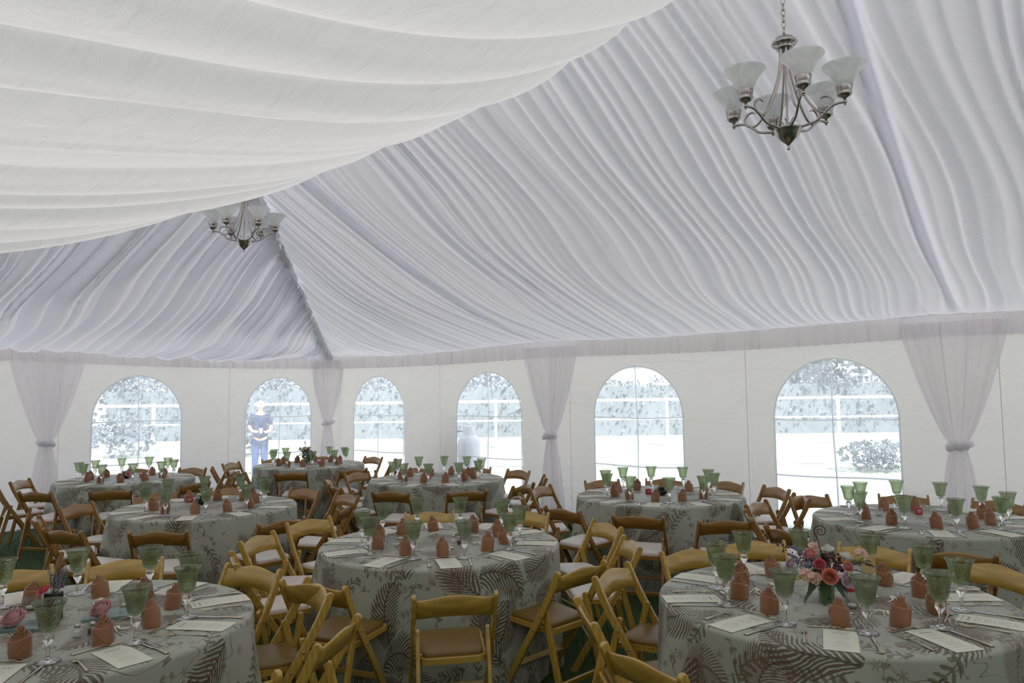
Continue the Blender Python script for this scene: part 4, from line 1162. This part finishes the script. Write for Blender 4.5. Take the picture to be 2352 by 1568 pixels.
# ------------------------------------------------------------------ outside the windows
def tree(x, y, h, rad, seed, label, bush=False):
    r = empty('bush' if bush else 'tree', (x, y, -.02)); tag(r, label, 'bush' if bush else 'tree', 'bushes outside' if bush else 'trees beyond the fence')
    rng = random.Random(seed)
    if not bush:
        mb = MB(); mb.tube(catmull([(0, 0, 0), (.1, 0, h*.25), (-.05, .1, h*.55), (.1, 0, h*.8)], 4), [.25-.012*i for i in range(13)], 8); mb.build('trunk', M_bark, r)
    mb = MB(); n = 1500 if not bush else 500
    for k in range(n):
        a = rng.random()*2*PI; u = rng.uniform(-1, 1); q = rng.random()**.4; hh = math.sqrt(1-u*u)
        p = Vector((rad*q*hh*math.cos(a), rad*q*hh*math.sin(a), (h*.58+h*.45*q*u) if not bush else max(.05, h*.5+h*.5*q*u)))
        s = rad*rng.uniform(.035, .09); d = Vector((rng.uniform(-1, 1), rng.uniform(-1, 1), rng.uniform(-.4, .9))).normalized(); e = d.orthogonal().normalized(); f = d.cross(e)
        mb.face([tuple(p+e*s), tuple(p+f*s*.7+d*s*.3), tuple(p-e*s), tuple(p-f*s*.7-d*s*.2)])
        mb.face([tuple(p+d*s), tuple(p+f*s*.6), tuple(p-d*s*.8), tuple(p-f*s*.5)])
    mb.build('foliage', M_treeleaf, r)
TREES = [(-24, 45, 10), (-16, 46, 11), (-10, 47, 10), (-4, 48, 11), (2, 47, 10), (8, 46, 11), (12, 44, 10), (17, 43, 10), (23, 41, 11), (29, 38, 9), (-29, 40, 10), (33, 34, 9), (-26, 38, 9), (-19, 36, 8), (-13, 40, 10), (-7, 38, 9), (-1.5, 42, 10), (1.8, 38.5, 9), (9, 36, 9), (14, 34, 8), (20, 32, 9), (26, 30, 8), (-31, 30, 8), (-22, 27, 6)]
NM = ['in the back row, '+q for q in ('far left', 'second from left', 'third from left', 'fourth from left', 'fifth from left', 'sixth from left', 'seventh from left', 'eighth from left', 'ninth from left', 'tenth from left', 'outermost left', 'outermost right')]+['beyond the left wall, far end', 'left of the planter window', 'behind the planter', 'behind the standing person', 'right of the standing person', 'seen through the corner window', 'seen through the gas tank window', 'seen right of the gas tank', 'right of the white shed', 'behind the rail fence, right end', 'at the left edge of the lawn', 'nearest to the planter']
for i, ((x, y, h), nm) in enumerate(zip(TREES, NM)): tree(x, y, h, 2.45, 50+i, 'leafy green tree '+nm)
tree(8.3, 17.0, .7, .9, 90, 'low round bush outside the largest window', True)
tree(-12.5, 23.5, 1.5, 1.3, 91, 'pale flowering bush behind the white planter', True)
tree(-9.0, 23.6, 1.9, 1.5, 92, 'bush between the planter and the standing person', True)
tree(-15.5, 22.0, 2.2, 1.7, 93, 'taller bush left of the planter', True)
def hedge():
    r = empty('hedge', (2, 33.5, -.02)); tag(r, 'long dark clipped hedge behind the white rail fence', 'hedge')
    mb = MB(); rng = random.Random(12)
    for k in range(15000):
        p = Vector((rng.uniform(-20, 27), rng.uniform(-.9, .9), rng.uniform(.02, 1)**.7*2.6+.15*math.sin(k))); p.z = max(.08, p.z+.25*math.sin(p.x*1.3))
        q = rng.uniform(.05, .12); d = Vector((rng.uniform(-1, 1), rng.uniform(-1, 1), rng.uniform(-.4, .9))).normalized(); e = d.orthogonal().normalized(); f = d.cross(e)
        mb.face([tuple(p+e*q), tuple(p+f*q*.7+d*q*.3), tuple(p-e*q), tuple(p-f*q*.7-d*q*.2)])
    mb.build('foliage', M_treeleaf, r)
    mb = MB(); mb.box((3.5, 0, 1.1), (47, 1.2, 2.2)); mb.build('branches', M_treeleaf, r)
hedge()
def rails():
    r = empty('rail_fence', (0, 26, -.02)); tag(r, 'long white rail fence across the lawn', 'fence')
    for zz in (1.62, .95):
        mb = MB(); mb.box((6, 0, zz), (44, .05, .09 if zz > 1 else .05)); mb.build('rail', M_whitep, r)
    for k in range(15):
        mb = MB(); mb.box((-15.6+3*k, .06, .85), (.09, .09, 1.7)); mb.build('post', M_whitep, r)
rails()
plane('path', [(-40, 20.2, -.01), (60, 17.5, -.01), (60, 21.5, -.01), (-40, 24.0, -.01)], M_path)
def shed():
    r = empty('shed', (6.2, 36.5, -.02), .1); tag(r, 'white painted shed standing beyond the hedge', 'shed')
    mb = MB(); mb.box((0, 0, 1.7), (4.2, 3.0, 3.4)); mb.build('walls', M_whitep, r)
    mb = MB(); P = [[(-2.3, -1.8, 3.35), (0, -1.8, 4.3), (2.3, -1.8, 3.35), (0, -1.8, 3.3)], [(-2.3, 1.8, 3.35), (0, 1.8, 4.3), (2.3, 1.8, 3.35), (0, 1.8, 3.3)]]
    mb.grid(P, closed=True); mb.face(P[0]); mb.face(list(reversed(P[1]))); mb.build('roof', M_whitep, r)
    mb = MB(); mb.box((.2, -1.52, 1.1), (1.1, .06, 2.2)); mb.build('door', M_whitep, r)
shed()
def tank():
    r = empty('gas_tank', (-.77, 12.95, -.02)); tag(r, 'tall white propane gas tank standing outside the window', 'gas tank')
    mb = MB(); mb.lathe([(.001, .04), (.15, .05), (.19, .10), (.20, .18), (.20, .98), (.185, 1.07), (.13, 1.13), (.05, 1.16), (.001, 1.16)], 32); mb.build('tank_body', M_whitep, r)
    mb = MB(); mb.lathe([(.15, 0), (.155, .0), (.155, .07), (.15, .07)], 28); mb.build('foot_ring', M_whitep, r)
    mb = MB()
    a = np.linspace(.5, 5.8, 22); P = [[(.115*math.cos(t), .115*math.sin(t), z) for t in a] for z in (1.13, 1.20, 1.29)]; mb.grid(P); P2 = [[(.108*math.cos(t), .108*math.sin(t), z) for t in a] for z in (1.29, 1.20, 1.13)]; mb.grid(P2); mb.build('collar', M_whitep, r)
    mb = MB(); mb.tube([(0, 0, 1.15), (0, 0, 1.24)], .02, 10); mb.tube([(0, 0, 1.21), (-.09, -.02, 1.21)], .014, 8); mb.ball((0, 0, 1.26), .035, 12, 6, sc=(1, 1, .4)); mb.build('valve', M_bolt, r)
    mb = MB(); mb.tube(catmull([(-.09, -.02, 1.21), (-.22, -.03, 1.18), (-.26, -.02, .9), (-.27, 0, .5), (-.30, 0, .04)], 5), .012, 7); mb.build('hose', M_dark, r)
tank()
def planter():
    r = empty('planter', (-11.6, 20.6, -.02)); tag(r, 'low white urn planter on the lawn outside the window', 'planter')
    mb = MB(); mb.lathe([(.001, 0), (.18, 0), (.20, .03), (.24, .40), (.25, .43), (.32, .46), (.32, .52), (.28, .52), (.22, .44), (.001, .42)], 28); mb.build('pot', M_whitep, r)
    mb = MB(); rng = random.Random(2)
    for k in range(60):
        a = rng.random()*6.28; q = rng.uniform(.1, .3); leaf_blade(mb, (0, 0, .42), (q*math.cos(a), q*math.sin(a), .5+.15*rng.random()), .03, .03)
    mb.build('foliage', M_treeleaf, r)
planter()

def skinmesh(name, joints, edges, mat, parent, root=0, sub=2):
    me = bpy.data.meshes.new(name); me.from_pydata([j[:3] for j in joints], edges, [])
    o = bpy.data.objects.new(name, me); COL.objects.link(o)
    md = o.modifiers.new('skin', 'SKIN'); md.use_smooth_shade = True
    sv = me.skin_vertices[0].data if me.skin_vertices else None
    if sv is None:
        bm = bmesh.new(); bm.from_mesh(me); bm.verts.layers.skin.verify(); bm.to_mesh(me); bm.free(); sv = me.skin_vertices[0].data
    for i, j in enumerate(joints):
        sv[i].radius = (j[3], j[4] if len(j) > 4 else j[3]); sv[i].use_root = (i == root)
    s2 = o.modifiers.new('sub', 'SUBSURF'); s2.levels = sub; s2.render_levels = sub
    me.materials.append(mat); o.parent = parent; return o
def person():
    r = empty('person', (-5.95, 17.5, -.02), .35)
    tag(r, 'person in dark navy top and blue trousers standing outside, holding something white', 'person')
    # body: pelvis, spine, neck, head, arms bent forward at the waist, legs
    J = [(0, 0, .92, .15, .11), (0, 0, 1.10, .135, .10), (0, .0, 1.30, .16, .105), (0, .01, 1.43, .11, .08), (0, .0, 1.50, .05, .05), (0, -.01, 1.57, .06, .07), (0, -.01, 1.66, .078, .095), (0, 0, 1.72, .05, .06),
         (-.17, .01, 1.41, .055), (-.24, .0, 1.15, .043), (-.16, -.22, 1.06, .034), (-.09, -.29, 1.07, .030),
         (.17, .01, 1.41, .055), (.25, .0, 1.15, .043), (.20, -.23, 1.05, .034), (.12, -.30, 1.06, .030),
         (-.09, 0, .86, .09), (-.10, -.01, .48, .062), (-.11, .02, .10, .042), (-.12, -.10, .04, .035),
         (.09, 0, .86, .09), (.10, -.02, .48, .062), (.12, .03, .10, .042), (.13, -.09, .04, .035)]
    E_ = [(0, 1), (1, 2), (2, 3), (3, 4), (4, 5), (5, 6), (6, 7), (3, 8), (8, 9), (9, 10), (10, 11), (3, 12), (12, 13), (13, 14), (14, 15), (0, 16), (16, 17), (17, 18), (18, 19), (0, 20), (20, 21), (21, 22), (22, 23)]
    skinmesh('body', J, E_, M_skin, r)
    T = [(0, 0, .86, .20, .16), (0, 0, 1.05, .18, .145), (0, 0, 1.30, .18, .125), (0, .01, 1.44, .13, .095), (-.17, .01, 1.42, .075), (-.24, .0, 1.18, .062), (.17, .01, 1.42, .075), (.25, 0, 1.18, .062)]
    skinmesh('shirt', T, [(0, 1), (1, 2), (2, 3), (3, 4), (4, 5), (3, 6), (6, 7)], M_navy, r)
    L = [(0, 0, .95, .165, .125), (-.09, 0, .84, .11), (-.10, -.01, .48, .085), (-.11, .02, .08, .07), (.09, 0, .84, .11), (.10, -.02, .48, .085), (.12, .03, .08, .07)]
    skinmesh('trousers', L, [(0, 1), (1, 2), (2, 3), (0, 4), (4, 5), (5, 6)], M_jeans, r)
    mb = MB(); P = []
    for i in range(9):
        t = i/8*PI*.62; P.append([(.092*math.sin(t)*math.cos(a), .012+.105*math.sin(t)*math.sin(a)*(1), 1.665+.115*math.cos(t)-(.05 if math.sin(a) > .2 else 0)*i/8) for a in np.linspace(0, 2*PI, 20, endpoint=False)])
    mb.grid(P, closed=True, flip=True); mb.build('hair', M_hair, r)
    mb = MB(); mb.tube([(0, -.105, 1.655), (0, -.125, 1.635), (0, -.108, 1.625)], [.008, .014, .01], 8); mb.build('nose', M_skin, r)
    mb = MB()
    for s in (-1, 1): mb.ball((s*.032, -.094, 1.665), .009, 8, 6)
    mb.build('eye', M_dark, r)
    for s, x, y, z in ((-1, -.09, -.29, 1.07), (1, .12, -.30, 1.06)):
        mb = MB(); mb.ball((x, y-.03, z), .035, 10, 8, sc=(.8, 1.1, .5))
        for k in range(4):
            fx = x-.024+.016*k; mb.tube(catmull([(fx, y-.06, z+.004), (fx, y-.10, z+.006), (fx, y-.12, z-.015), (fx, y-.11-.004*k, z-.035)], 3), .0085, 6)
        mb.tube([(x-s*.02, y-.03, z), (x-s*.045, y-.065, z+.01), (x-s*.04, y-.09, z-.005)], .010, 6)
        mb.build('hand', M_skin, r)
    mb = MB(); mb.tube(catmull([(-.12, -.12, 1.43), (-.02, -.145, 1.25), (.09, -.14, 1.0)], 5), .016, 8, flat=.4); mb.build('strap', M_jeans, r)
    cb = empty('white_cup', (0, 0, 0)); q = Matrix.Rotation(.35, 3, 'Z') @ Vector((.01, -.42, 0)); cb.location = (-5.95+q.x, 17.5+q.y, 1.0)
    tag(cb, 'white cup held in the hands of the person outside', 'cup')
    mb = MB(); mb.lathe([(.001, 0), (.032, 0), (.042, .12), (.039, .12), (.029, .006), (.001, .006)], 20); mb.build('cup_body', M_whitep, cb)
person()

# grass blades where the lawn under the tables shows
def grass():
    rng = np.random.RandomState(3); mb = MB(); n = 26000
    X = rng.uniform(-6.5, 4.2, n); Y = rng.uniform(2.6, 11.5, n)
    keep = np.ones(n, bool)
    for (tx, ty, *_r) in TABLES.values(): keep &= (X-tx)**2+(Y-ty)**2 > .90
    du = (X-CX)*RX+(Y-CY)*RY; dw = (X-CX)*LX+(Y-CY)*LY; keep &= (du > .3) & (dw > .3) & (dw < WID-.3)
    for x, y, a, h, b in zip(X[keep], Y[keep], rng.rand(keep.sum())*6.28, .03+.04*rng.rand(keep.sum()), rng.uniform(-.02, .02, keep.sum())):
        c, s = math.cos(a)*.004, math.sin(a)*.004
        mb.v += [(x-c, y-s, 0), (x+c, y+s, 0), (x+b, y+b*.7, h)]; k = len(mb.v)-3
        mb.f.append([k, k+1, k+2]); mb.uv.append([(0, 0)]*3); mb.mi.append(0); mb.sm.append(False)
    o = mb.build('grass', M_blade_g); tag(o, 'short green grass underfoot between the tables', 'grass', kind='stuff')
grass()
